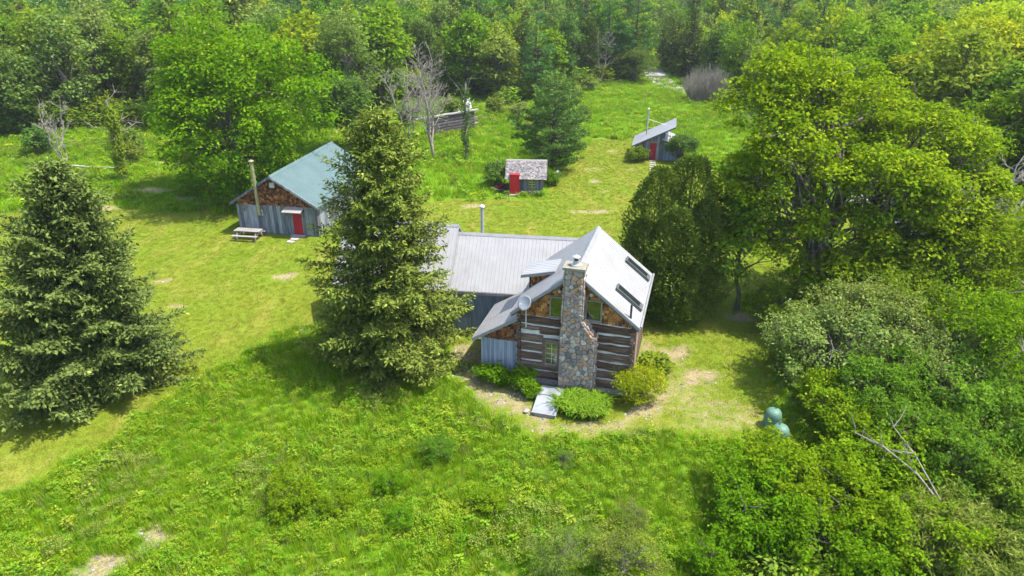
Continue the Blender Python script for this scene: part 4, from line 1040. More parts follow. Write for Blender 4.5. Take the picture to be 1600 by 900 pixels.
sw = window(shed, .32, .90, .48, 1.46, -.02, 2, 4, .055, 'frame_tan', 'frame_white')
dr = MB().box(-1.45, -.68, -.42, -.37, .10, 1.97).build('door', 'red_paint', shed, label='bright red door taller than the eave')
MB().box(-1.52, -1.455, -.40, 0, .06, 1.99).build('door_jamb', 'red_paint', shed); MB().box(-.675, -.61, -.40, 0, .06, 1.99).build('door_jamb', 'red_paint', shed)
MB().box(-1.54, -.59, -.45, .35, 1.99, 2.04).build('door_head', 'dark_red', shed)
MB().tube([(-.78, -.42, 1.02), (-.78, -.46, 1.02)], .03, 8).build('handle', 'black_metal', dr)
MB().box(-1.55, -.5, -.85, -.43, 0, .10).build('doorstep', 'weathered', shed)
MB().box(1.60, 1.70, -.06, -.035, .04, 1.66).build('corner_board', 'frame_tan', shed); MB().box(1.69, 1.72, .55, .85, .1, 1.5).build('side_board', 'dark_red', shed)
rl = math.hypot(1.9, 1.42); up = (0, 1.9 / rl, 1.42 / rl); O = (0, -.40, 1.60)
nrm = Vector((1, 0, 0)).cross(Vector(up))
for s in (-1, 1):
    q = [(-1.98, 1.5, 3.0), (1.98, 1.5, 3.0), (1.98, 1.5 + s * 1.9, 1.58), (-1.98, 1.5 + s * 1.9, 1.58)]
    MB().quadbox(q, (0, s * .6, .8), -.05).build('roof_deck', 'weathered', shed)
shingles('roof_shingles', 'shingle_grey', shed, (0, -.42, 1.605), (1, 0, 0), up, [(-2.0, 0), (2.0, 0), (2.0, rl), (-2.0, rl)], .15, .15, 44, t=.03, jag=.012, gaps=.02, skip=[(-1.54, -.59, -.1, .62)])
shingles('roof_shingles', 'shingle_grey', shed, (0, 3.42, 1.605), (-1, 0, 0), (0, -up[1], up[2]), [(-2.0, 0), (2.0, 0), (2.0, rl), (-2.0, rl)], .15, .17, 45, t=.03)
MB().quadbox([(-2.02, 1.36, 2.95), (2.02, 1.36, 2.95), (2.02, 1.5, 3.055), (-2.02, 1.5, 3.055)], (0, -.6, .8), .025).build('ridge_board', 'weathered', shed)
MB().quadbox([(-2.02, 1.5, 3.055), (2.02, 1.5, 3.055), (2.02, 1.64, 2.95), (-2.02, 1.64, 2.95)], (0, .6, .8), .025).build('ridge_board', 'weathered', shed)
for x in (-2.03, 2.0):
    for s in (-1, 1): MB().quadbox([(x, 1.5, 2.99), (x, 1.5 + s * 1.92, 1.55), (x, 1.5 + s * 1.92, 1.43), (x, 1.5, 2.87)], (1, 0, 0), .03).build('rake_board', 'weathered', shed)

wb = empty('wheelbarrow', (-1.15, 65.4, 0), R(35), 'faded red wheelbarrow beside the end wall of the shingled shed', 'wheelbarrow')
MB().add([(-.42, -.3, .62), (.45, -.34, .78), (.45, .34, .78), (-.42, .3, .62), (-.28, -.18, .32), (.22, -.2, .40), (.22, .2, .40), (-.28, .18, .32)], [(0, 4, 5, 1), (1, 5, 6, 2), (2, 6, 7, 3), (3, 7, 4, 0), (4, 7, 6, 5)]).build('tray', 'flower_pink', wb)
wh = MB().tube([(.5, -.05, .2), (.5, .05, .2)], .2, 14).build('wheel', 'black_metal', wb)
for s in (-1, 1): 
    MB().tube([(.52, s * .07, .2), (-.2, s * .22, .36), (-.95, s * .30, .55)], .025, 6).build('handle', 'weathered', wb)
    MB().tube([(-.25, s * .22, .36), (-.35, s * .25, 0)], .022, 6).build('leg', 'black_metal', wb)
bh = empty('birdhouse', (4.75, 68.3, 0), R(12), 'small white-roofed birdhouse on a post beside the shingled shed', 'birdhouse')
MB().tube([(0, 0, -.1), (0, 0, .8)], .04, 6).build('post', 'weathered', bh)
MB().prism_y([(-.2, .8), (.2, .8), (.2, 1.12), (0, 1.32), (-.2, 1.12)], -.2, .2).build('box', 'dish_grey', bh)
MB().prism_y([(-.30, 1.06), (0, 1.36), (.30, 1.06), (.30, 1.11), (0, 1.42), (-.30, 1.11)], -.26, .26).build('roof', 'frame_white', bh)

# ------------------------------------------------------------------ the shed with the split roof
cab = empty('split_roof_shed', (16.2, 78.0, 0), -R(13), 'grey board shed with split pale metal roof, thin stovepipe and red door', 'shed')
P1 = lambda x: 1.72 + (x + 2.0) * .50          # underside of the high roof at x
P2 = lambda x: 2.45 - (x - 1.0) * .36
MB().prism_y([(-2.0, -.1), (3.4, -.1), (3.4, P2(3.4)), (1.25, P2(1.25)), (1.25, P1(1.25)), (-2.0, P1(-2.0))], 0, 4.6).build('wall', 'grey_board', cab)
boards(cab, -2.02, 1.26, .05, 3, -.003, 'grey_board', .24, .03, seed=51, top=lambda x: P1(x) - .03, skip=[(-.36, .44, 0, 2.06)])
boards(cab, 1.26, 3.42, .05, 3, -.003, 'blue_board', .24, .03, seed=52, top=lambda x: P2(x) - .03)
dr = MB().box(-.34, .42, -.055, -.01, .08, 2.02).build('door', 'dark_red', cab); MB().tube([(.32, -.05, 1), (.32, -.09, 1)], .03, 8).build('handle', 'black_metal', dr)
for x0, x1 in ((-.43, -.34), (.42, .51)): MB().box(x0, x1, -.06, -.008, .05, 2.08).build('door_trim', 'brown_board', cab)
MB().box(-.43, .51, -.062, -.012, 2.02, 2.10).build('door_trim', 'brown_board', cab)
ribbed('high_roof', 'steel', cab, (2.35, -.40, P1(2.35) + .10), (0, 5.4, 0), (-4.75, 0, -4.75 * .50), .3)
ribbed('low_roof', 'steel', cab, (1.0, -.35, P2(1.0) + .10), (0, 5.3, 0), (2.75, 0, -2.75 * .36), .3)
A = Vector((2.35, -.44, P1(2.35) + .09)); dd = Vector((-4.75, 0, -2.375)); dn = Vector((0, 0, -.15))
MB().quadbox([A, A + dd, A + dd + dn, A + dn], (0, 1, 0), .035).build('rake_board', 'grey_board', cab)
MB().box(1.26, 1.285, .3, 4.3, P2(1.25) + .2, P1(1.25) - .12).build('clerestory_pane', 'glass', cab)
sp = stove_pipe(cab, -.9, 2.6, 2.2, 5.25, .085, 'pipe_metal')
for ex_ in ((1.2, 3.2), (1.2, 1.2)): MB().tube([(-.9, 2.6, 4.2), (ex_[0], ex_[1], P1(ex_[0]) + .15)], .006, 4).build('guy_wire', 'pipe_metal', sp)
for i in range(6):
    a = i / 5; x, y = 16.15 - .75 * a, 77.2 - 4.1 * a
    link('stepping_stone', new_mesh('stepping_stone', *(lambda m: (m.V, m.F))(MB().box(-.36, .36, -.15, .15, -.05, .05)), 'pale_stone'), None, (x, y, float(ground_z(x, y))), -R(8 + (i * 37) % 13),
         label='%s stepping stone from the red door of the split-roof shed' % ('first', 'second', 'third', 'fourth', 'fifth', 'last')[i], category='stepping stone', group='stone path to the split-roof shed')

# ------------------------------------------------------------------ the old log ruin in the field
ruin = empty('log_ruin', (-11.0, 90.2, 0), R(43), 'long ruined dark log wall with broken grey roof pieces in the field', 'ruin')
rg2 = random.Random(8)
for k in range(6):
    V, F = hewn_log(rg2, rg2.uniform(-.2, .2), 8.0 + rg2.uniform(-.3, .3), .2 + .38 * k, .34, 0, .26); MB().add(V, F).build('log', 'old_wall', ruin)
    V, F = hewn_log(rg2, .1, 3.6 - .3 * k, .2 + .38 * k + .1, .34, 7.7, .26, axis='y'); MB().add(V, F).build('log', 'old_wall', ruin)
MB().box(-.1, 8.0, .06, .2, 0, 2.2).build('wall_core', 'old_wall', ruin)
V, F = hewn_log(rg2, -2.0, 8.6, 2.50, .20, -.18, .42); MB().add(V, F).build('top_plate', 'weathered', ruin)
MB().quadbox([(6.9, 1.6, 2.0), (9.6, 2.8, 1.0), (9.2, 4.6, 1.3), (7.0, 3.6, 2.6)], (0, 0, 1), .10).build('fallen_roof', 'weathered', ruin)
MB().quadbox([(7.0, .9, 2.3), (8.2, .9, 2.6), (8.5, 1.7, 3.9), (7.3, 1.7, 3.6)], (0, -1, .5), .07).build('roof_panel', 'steel', ruin)
for i in range(7): 
    V, F = hewn_log(rg2, 7.6 + rg2.uniform(-.3, .3), 9.2 + rg2.uniform(0, .8), .15 + .28 * (i % 4), .2, .3 + i * .45, .2); MB().add(V, F).build('fallen_beam', 'brown_board' if i % 2 else 'old_wall', ruin)
fl = Tubes(); rr_ = np.random.default_rng(3)
fl.add(bend(rr_, np.array([-50.5, 74.0, .55]), np.array([-43.0, 73.2, .35]), 6, .01), [.10, .10, .09, .09, .08, .06], 6)
fl.add(bend(rr_, np.array([-46.0, 73.3, .42]), np.array([-45.0, 72.4, 1.0]), 3, .02), [.05, .04, .02], 5)
link('fallen_pole', fl.mesh('fallen_pole', 'dead_pale'), None, label='long pale fallen pole lying at the wood edge beyond the leftmost spruce', category='fallen log')

# ------------------------------------------------------------------ green drums under the shrubs
def drum(loc, tilt, label):
    t = empty('drum', loc, tilt, label, 'drum', 'green drums at the lawn edge')
    prof = [(.0, .98), (.18, .97), (.30, .90), (.37, .78), (.40, .62), (.42, .40), (.43, .2), (.43, 0)]
    V = []; F = []; n = 20
    for r, z in prof:
        for j in range(n): a = j * 6.2832 / n; V.append((r * math.cos(a), r * math.sin(a), z))
    for i in range(len(prof) - 1):
        for j in range(n): F.append([i * n + j, i * n + (j + 1) % n, (i + 1) * n + (j + 1) % n, (i + 1) * n + j])
    link('shell', new_mesh('shell', V, F, 'tank_green', smooth=True), t)
    MB().tube([(.12, .05, .95), (.12, .05, 1.0)], .05, 10).build('filler_cap', 'black_metal', t)
    for z, r in ((.62, .415), (.2, .445)): MB().tube([(0, 0, z - .02), (0, 0, z + .02)], r, 20, cap=False).build('hoop', 'tank_green', t)
    return t
drum((12.55, 27.1, 0), .4, 'pale green domed drum in the open at the shrub edge')
drum((12.50, 25.95, -.1), 1.7, 'pale green domed drum half hidden by leaves, the one further from the house')

# ------------------------------------------------------------------ trees that stand out
def tree(name, meshes, loc, rz=0.0, s=1.0, label=None, category='tree', group=None, parts=('trunk', 'crown'), tilt=0.0):
    x, y = loc[:2]
    t = empty(name, (x, y, float(ground_z(x, y)) - .02), rz, label, category, group)
    t.scale = (s, s, s) if not hasattr(s, '__len__') else s
    if tilt: t.rotation_euler = (0, tilt, rz)
    for p, me in zip(parts, meshes):
        if me is not None: link(p, me, t)
    return t

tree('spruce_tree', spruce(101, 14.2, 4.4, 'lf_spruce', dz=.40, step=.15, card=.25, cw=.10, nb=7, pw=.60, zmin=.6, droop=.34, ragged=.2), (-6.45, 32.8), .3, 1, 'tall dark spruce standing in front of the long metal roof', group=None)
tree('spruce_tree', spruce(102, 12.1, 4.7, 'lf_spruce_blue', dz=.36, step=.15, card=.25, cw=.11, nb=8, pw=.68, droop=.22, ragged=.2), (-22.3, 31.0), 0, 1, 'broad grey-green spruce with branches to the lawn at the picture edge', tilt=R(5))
tree('maple_tree', broadleaf(103, 18.0, 8.3, .0, 520, 125, .27, 'lf_bright', rc=1.3, trunk_r=.45, lobes=14, limbs=20, shape=.9, low=True, inner=.25, shoots=.15), (-26.6, 64.2), 0, 1, 'big round bright green tree behind the workshop')

# the great maple right of the house: limbs first, leaves along them
def great_maple(seed):
    rng = np.random.default_rng(seed); lv = Leaves(); tb = Tubes()
    stems = [((-.4, .2), (-3.2, 1.0, 11.5), .36), ((.3, .1), (-.2, 2.2, 12.8), .40), ((.5, -.4), (4.0, 0.3, 9.8), .40), ((.1, .6), (1.8, 3.6, 11.5), .30), ((-.2, -.5), (-2.8, -2.6, 8.0), .24)]
    ends = []
    for (bx, by), top, r in stems:
        P = bend(rng, np.array([bx, by, -.3]), np.array(top), 8, .025); tb.add(P, np.linspace(r * 1.2, r * .28, 8), 8); ends.append((P, r))
    def dens(d): return 1
    # crown lobes: centre, radii
    lobes = [((-3.6, 1.0, 12.2), (3.9, 3.9, 3.6), 78), ((.6, 2.4, 11.6), (3.7, 3.6, 3.0), 60), ((4.9, 1.0, 9.8), (4.1, 3.8, 2.8), 72), ((2.2, -2.2, 8.2), (3.6, 2.8, 2.4), 46), ((-4.8, -.8, 8.0), (3.0, 3.0, 2.8), 48), ((7.4, 2.5, 7.6), (2.8, 3.0, 2.4), 34), ((-1.2, -2.8, 5.8), (3.0, 2.2, 2.0), 26), ((-5.2, -1.8, 4.6), (2.4, 2.0, 1.7), 22), ((3.6, -3.2, 5.2), (2.6, 2.0, 1.6), 26), ((.5, -3.4, 9.0), (3.4, 1.6, 2.4), 34), ((-4.5, -2.6, 10.6), (2.4, 1.6, 2.2), 22), ((6.2, -2.2, 7.6), (2.6, 1.8, 2.2), 28), ((.2, -3.6, 3.4), (3.6, 1.6, 1.6), 30), ((7.8, .5, 4.6), (2.6, 2.4, 1.9), 26)]
    for c, rad, n in lobes:
        c = np.array(c); rad = np.array(rad)
        d = rdir(rng, n); d[:, 2] = np.where(rng.random(n) < .75, np.abs(d[:, 2]), d[:, 2])
        r = .55 + .47 * rng.random(n) ** .6
        C = c + d * r[:, None] * rad
        for q in C: clump(rng, lv, q, rng.uniform(.7, 1.25), int(170 * rng.uniform(.6, 1.3)), .195, .75, .5, tone=.48 + .10 * rng.normal())
        P, r0 = min(ends, key=lambda e: np.linalg.norm(e[0][-1] - c))
        for q in C[:: 4]:
            j = rng.integers(3, 7); Q = bend(rng, P[j], q, 5, .06, .05); tb.add(Q, np.linspace(max(.05, r0 * .35), .02, 5), 5)
            for _ in range(3): tb.add(bend(rng, Q[rng.integers(2, 5)], q + rng.normal(size=3) * .9, 3, .06), [.035, .025, .012], 3)
    return tb.mesh('trunk', 'bark'), lv.mesh('crown', 'lf_maple')
tree('maple_tree', great_maple(104), (20.2, 40.6), .0, 1.0, 'huge yellow-green maple with several grey stems beside the log house lawn')
tree('cedar_tree', cedar(105, 10, [(-1.5, .2, 9.4, 1.9), (.5, .6, 10.0, 2.1), (1.3, -.5, 7.6, 1.5), (-.5, -1.2, 7.4, 1.7), (-2.4, -.4, 6.4, 1.3)], 'lf_cedar', per=8600, card=.19), (10.3, 39.2), 0, 1, 'dense olive-green cedar clump with bare stems behind the log house', 'tree')
tree('young_maple', broadleaf(106, 9.5, 3.4, 1.4, 90, 90, .22, 'lf_mid', rc=.95, trunk_r=.16, limbs=14, gap=.3), (14.6, 39.6), .5, 1, 'airy mid-green tree between the cedar clump and the huge maple')
tree('pine_tree', pine(107, 9.6, 4.4, 'lf_pine', dz=.62, nb=7, tuft=.42, per=8, pw=.55, z0=.9), (4.4, 73.5), .4, 1.05, 'soft green white pine rising behind the shingled shed')
tree('pine_tree', pine(117, 8.2, 3.2, 'lf_pine', dz=.62, nb=7, tuft=.42, per=8, pw=.5, z0=.7), (5.8, 80.5), 2.4, 1, 'smaller white pine just behind the larger pine at the shingled shed')
# dead and bare trees in the field
link('trunk', bare_tree(108, 13.0, 3, .16, .20, 26), empty('dead_tree', (-9.2, 79, 0), .2, 'bare grey dead tree forked from the ground in front of the ruin', 'tree'))
link('trunk', bare_tree(109, 10.0, 3, .11, .25, 22), empty('dead_tree', (-13.2, 88, 0), 1.2, 'bare grey dead tree with spreading twigs at the far end of the ruin', 'tree'))
def snag(seed, H, r, leafn, mat):
    rng = np.random.default_rng(seed); tb = Tubes(); lv = Leaves()
    P = bend(rng, np.array([0, 0, -.2]), np.array([rng.normal() * .4, 0, H]), 7, .015); tb.add(P, np.linspace(r, r * .5, 7), 7)
    for _ in range(7):
        p = P[rng.integers(3, 7)]; q = p + np.array([rng.normal() * 1.2, rng.normal() * 1.2, rng.uniform(.2, 1.6)]); Q = bend(rng, p, q, 4, .06); tb.add(Q, [.035, .03, .022, .014], 4)
        for _ in range(3): tb.add(np.array([Q[2], Q[3] + rng.normal(size=3) * .5]), [.02, .01], 3)
    z = rng.uniform(.8, H * .95, leafn); a = rng.uniform(0, 6.28, leafn); rr = r * 1.2 + np.abs(rng.normal(size=leafn)) * .22 * (1 + .6 * np.sin(z * 2.2))
    c, s = np.cos(a), np.sin(a); x0 = np.interp(z, P[:, 2], P[:, 0]); y0 = np.interp(z, P[:, 2], P[:, 1])
    lv.add(np.column_stack([x0 + c * rr, y0 + s * rr, z]), unit(np.column_stack([c * .4, s * .4, -np.ones(leafn) * .6]) + rng.normal(size=(leafn, 3)) * .4), unit(np.column_stack([c, s, np.full(leafn, .4)])), .22, .16, .4 + rng.normal(size=leafn) * .2)
    return tb.mesh('trunk', 'dead_wood'), lv.mesh('ivy', mat)
tree('dead_snag', snag(110, 8.6, .22, 900, 'lf_dark'), (-5.3, 78.6), 0, 1, 'broken dead trunk wrapped in ivy at the right end of the ruin', parts=('trunk', 'ivy'))
tree('dead_snag', snag(111, 8.2, .2, 3400, 'lf_mid'), (-40.4, 69.4), 2, 1, 'ivy-covered straight trunk at the wood edge beyond the leftmost spruce', parts=('trunk', 'ivy'))
tree('round_tree', broadleaf(112, 9.8, 4.0, .8, 130, 80, .28, 'lf_dark', rc=1.0, trunk_r=.22), (-19.8, 82), 0, 1, 'dark round tree behind the ridge of the workshop roof')
tree('poplar_tree', broadleaf(113, 15.5, 4.2, 2.5, 120, 60, .26, 'lf_grey', rc=1.0, trunk_r=.2, gap=.5, shape=.7, limbs=26), (-22.5, 96), .6, 1, 'tall thin-leaved grey-green tree left of the bare dead trees')
link('branch', twig_bush(114, 6.5, 3.6, 520), empty('twig_thicket', (32.8, 118, 0), 0, 'leafless silver-grey twig thicket beside the gravel road', 'shrub'))
tree('willow_shrub', broadleaf(115, 6.6, 4.4, .4, 150, 62, .26, 'lf_olive', rc=.95, trunk_r=.12, stems=6, aspect=.3, shape=.95, inner=.6), (24.0, 139), 0, 1.1, 'rounded olive-green willow shrub at the top of the field', 'shrub')
link('trunk', bare_tree(116, 8.5, 5, .10, .42, 20, 'dead_pale'), empty('dead_tree', (33.5, 46.5, 0), .8, 'bare pale dead tree leaning out right of the huge maple', 'tree'))
link('trunk', bare_tree(126, 7.0, 3, .10, .18, 10), empty('dead_tree', (-50.5, 75.5, 0), .8, 'cluster of pale leaning dead stems behind the leftmost spruce top', 'tree'))

big1 = broadleaf(140, 16.5, 6.0, 1.0, 240, 95, .30, 'lf_yellow', rc=1.25, trunk_r=.35, lobes=10, limbs=16, shape=.85, low=True)
big2 = broadleaf(141, 15.5, 5.4, 1.0, 210, 95, .30, 'lf_bright', rc=1.2, trunk_r=.32, lobes=10, limbs=16, shape=.8, low=True)
for i, (m_, x, y, s_, l_) in enumerate(((big1, 47, 73, 1.05, 'tall yellow-green tree at the right picture edge behind the pale dead tree'), (big2, 42.5, 80, 1.0, 'tall green tree just right of the huge maple crown'), (big1, 54, 80, 1.1, 'tall yellow-green tree behind the one at the right picture edge'),
        (big2, 44, 95, 1.0, 'tall green tree whose top shows over the huge maple'), (big1, 62, 94, 1.1, 'tall yellow-green tree far back on the right, under a dark pine'), (big2, 40.6, 57.5, .75, 'green tree cut by the right picture edge, beside the pale dead tree'))):
    tree('broadleaf_tree', m_, (x, y), i * 1.1, s_, l_)
# shrubs round the buildings
sm1 = broadleaf(120, 2.0, 1.55, .1, 60, 130, .10, 'lf_yellow', rc=.42, trunk_r=.05, stems=5, inner=.6, limbs=8, aspect=.4, bark='bark_dark')
tree('garden_shrub', sm1, (6.5, 29.3), 0, (1.15, .95, 1.0), 'rounded yellow-green shrub at the right front corner of the log house', 'shrub')
sm2 = broadleaf(121, 1.15, 1.0, .05, 42, 100, .10, 'lf_bright', rc=.34, trunk_r=.03, stems=5, inner=.55, limbs=6)
tree('garden_shrub', sm2, hm(-1.1, -.75)[:2], 0, (1.15, .8, .95), 'low green shrub under the blue lean-to boards', 'shrub')
tree('garden_shrub', sm2, hm(.45, -.85)[:2], 2.2, (1.1, .8, .95), 'low green shrub between the lean-to and the cellar hatch', 'shrub')
tree('garden_shrub', sm2, hm(1.15, -1.5)[:2], 4.2, (.5, .6, .6), 'small leafy sprig at the edge of the cellar hatch', 'shrub')
def lily_clump(seed, n, rx, ry, h):
    rng = np.random.default_rng(seed); V = []; F = []; T = []
    for i in range(n):
        a = rng.uniform(0, 6.283); r = rng.random() ** .5; b = np.array([math.cos(a) * rx * r, math.sin(a) * ry * r, 0])
        for _ in range(5):
            az = rng.uniform(0, 6.283); d = np.array([math.cos(az), math.sin(az), 0]); s = np.array([-d[1], d[0], 0]) * .046
            hh = h * rng.uniform(.6, 1.1); L = hh * rng.uniform(.5, 1.0); n0 = len(V); t_ = np.clip(.5 + rng.normal() * .25, 0, 1)
            for t in (0, .35, .7, 1.0):
                c = b + d * L * t ** 1.4 + np.array([0, 0, hh * (1.9 * t - 1.25 * t * t)]); w = 1 - t * .85; V += [c - s * w, c + s * w]
            for j in range(3): F.append([n0 + 2 * j, n0 + 2 * j + 1, n0 + 2 * j + 3, n0 + 2 * j + 2]); T.append(t_)
    return new_mesh('foliage', np.array(V), np.array(F), 'lily', tone=T)
t = empty('daylily_clump', hm(3.75, -1.85), -HA, 'dense clump of arching strap leaves right of the cellar hatch', 'plant')
link('foliage', lily_clump(5, 300, 1.3, .95, .85), t)
t = empty('hosta_plant', hm(6.45, .9), 0, 'leafy pale-edged plant against the right wall of the log house', 'plant'); link('foliage', weed_mesh(61, .7, 260, .26, 'hosta', .55), t)
t = empty('fern_patch', hm(6.9, 2.9), 0, 'dark green leafy patch at the far right wall of the log house', 'plant'); link('foliage', weed_mesh(62, .9, 520, .28, 'lf_mid', 1.1), t)
t = empty('fern_patch', (9.9, 38.0, 0), 0, 'dark green undergrowth at the foot of the cedar clump', 'plant'); link('foliage', weed_mesh(63, 1.0, 900, .26, 'lf_mid', 1.7), t)
hz = [weed_mesh(64 + i, .42, 70, .22, 'hosta', .32) for i in range(2)]
for i, x in enumerate((-1.85, -.25, .2, .65, 1.1, 1.5)):
    t = empty('hosta_plant', (1.35 + x, 64.8 - .45 - x * .07, 0), i * 1.3, ('pale-leaved hosta at the outer side of the bright red shed door', *['pale-leaved hosta, %s in the bed right of the bright red shed door' % o for o in ('first', 'second', 'third', 'fourth', 'last')])[i], 'plant', 'hostas along the shingled shed')
    link('foliage', hz[i % 2], t)
sm3 = broadleaf(122, 2.4, 1.6, .1, 60, 80, .15, 'lf_dark', rc=.45, trunk_r=.05, stems=5, inner=.55, limbs=8)
sm4 = broadleaf(123, 3.6, 2.2, .2, 80, 90, .17, 'lf_grey', rc=.55, trunk_r=.06, stems=5, inner=.55, limbs=10)
sm5 = broadleaf(124, 1.7, 1.3, .05, 50, 80, .13, 'lf_mid', rc=.4, trunk_r=.04, stems=5, inner=.55, limbs=6)
tree('lilac_shrub', sm3, (-1.6, 67.6), 0, 1.1, 'dark shrub at the left end of the shingled shed', 'shrub')
tree('lilac_shrub', sm5, (4.0, 67.8), 0, .9, 'low green shrub between the shingled shed and the birdhouse', 'shrub')
tree('lilac_shrub', sm5, (14.6, 77.3), 1, (1.15, 1, 1.0), 'dark green bush left of the split-roof shed door', 'shrub')
tree('lilac_shrub', sm4, (19.4, 76.9), 0, (1.0, .9, .95), 'grey-green lilac bush covering the low end of the split-roof shed', 'shrub')

# scrub dotted over the field
fb = [broadleaf(150, 2.2, 1.7, .05, 46, 60, .20, 'lf_olive', rc=.45, trunk_r=.05, stems=4, limbs=8, shoots=.8, inner=.3, gap=.3), broadleaf(151, 2.6, 1.6, .05, 46, 60, .20, 'lf_grey', rc=.45, trunk_r=.05, stems=4, limbs=8, shoots=.8, inner=.3, gap=.3)]
for i, (x, y, s_, l_) in enumerate(((-2.5, 106, 1.2, 'olive scrub bush at the wood edge right of the ruin'), (.8, 101, 1.0, 'grey-green scrub bush between the ruin and the white pines'), (2.6, 94, .8, 'olive scrub bush left of the white pines'), (8.4, 98, 1.0, 'grey-green scrub bush in the field right of the white pines'), (10.8, 104, .8, 'olive scrub bush in the middle of the far field'),
        (9.6, 116, 1.2, 'grey-green scrub bush at the left side of the far field'), (14.2, 128, 1.1, 'olive scrub bush near the head of the far field'), (-14.5, 97, 1.2, 'grey-green scrub bush behind the left end of the ruin'), (-9.0, 104, 1.3, 'olive scrub bush behind the middle of the ruin'), (-16.5, 72, .8, 'grey-green scrub bush right of the workshop ridge'), (-43.5, 77, 1.0, 'olive scrub bush by the fallen pole'), (-34.0, 79, 1.1, 'grey-green scrub bush behind the ivy trunk'), (-47.0, 83, 1.3, 'olive scrub bush at the wood edge above the fallen pole'), (-56, 80, 1.3, 'grey-green scrub bush at the far left wood edge'))):
    tree('scrub_bush', fb[i % 2], (x, y), i * 1.7, s_, l_, 'shrub', 'scrub bushes in the open field')
# ------------------------------------------------------------------ thicket on the right and in the corner
TH = {
 'ash': broadleaf(130, 7.6, 3.9, .8, 150, 150, .17, 'lf_yellow', rc=.85, trunk_r=.13, limbs=20, aspect=.36, gap=.25),
 'ash2': broadleaf(131, 6.2, 3.2, .6, 105, 120, .18, 'lf_bright', rc=.8, trunk_r=.11, limbs=20, aspect=.36, gap=.3),
 'grey': broadleaf(132, 5.6, 3.8, .2, 190, 85, .14, 'lf_grey', rc=.6, trunk_r=.09, stems=5, inner=.4, limbs=40, shoots=.7, lobes=12, gap=.2),
 'dark': broadleaf(133, 4.4, 2.9, .1, 130, 90, .17, 'lf_mid', rc=.55, trunk_r=.07, stems=4, inner=.3, limbs=24, shoots=.8, lobes=12, aspect=.45, gap=.2),
 'yel': broadleaf(134, 3.4, 2.0, .2, 80, 80, .16, 'lf_yellow', rc=.45, trunk_r=.06, stems=3, inner=.35, limbs=14, shoots=.8, lobes=10, gap=.2),
 'shrub': broadleaf(135, 3.1, 2.2, .1, 100, 80, .14, 'lf_bright', rc=.42, trunk_r=.05, stems=4, inner=.3, limbs=20, shoots=.9, lobes=12, gap=.25),
 'willow': broadleaf(136, 2.7, 2.0, .1, 90, 90, .22, 'lf_olive', rc=.45, shoots=.9, lobes=12, trunk_r=.04, stems=5, inner=.5, limbs=12, aspect=.22),
 'oliv': broadleaf(137, 3.4, 2.6, .1, 95, 80, .15, 'lf_olive', rc=.45, trunk_r=.05, stems=4, inner=.3, limbs=24, gap=.35, shoots=.9, lobes=12, aspect=.3),
}
kinds = {'ash': 'ash_tree', 'ash2': 'ash_tree', 'grey': 'honeysuckle_shrub', 'dark': 'elder_shrub', 'yel': 'young_maple', 'shrub': 'leafy_shrub', 'willow': 'willow_shrub', 'oliv': 'leafy_shrub'}
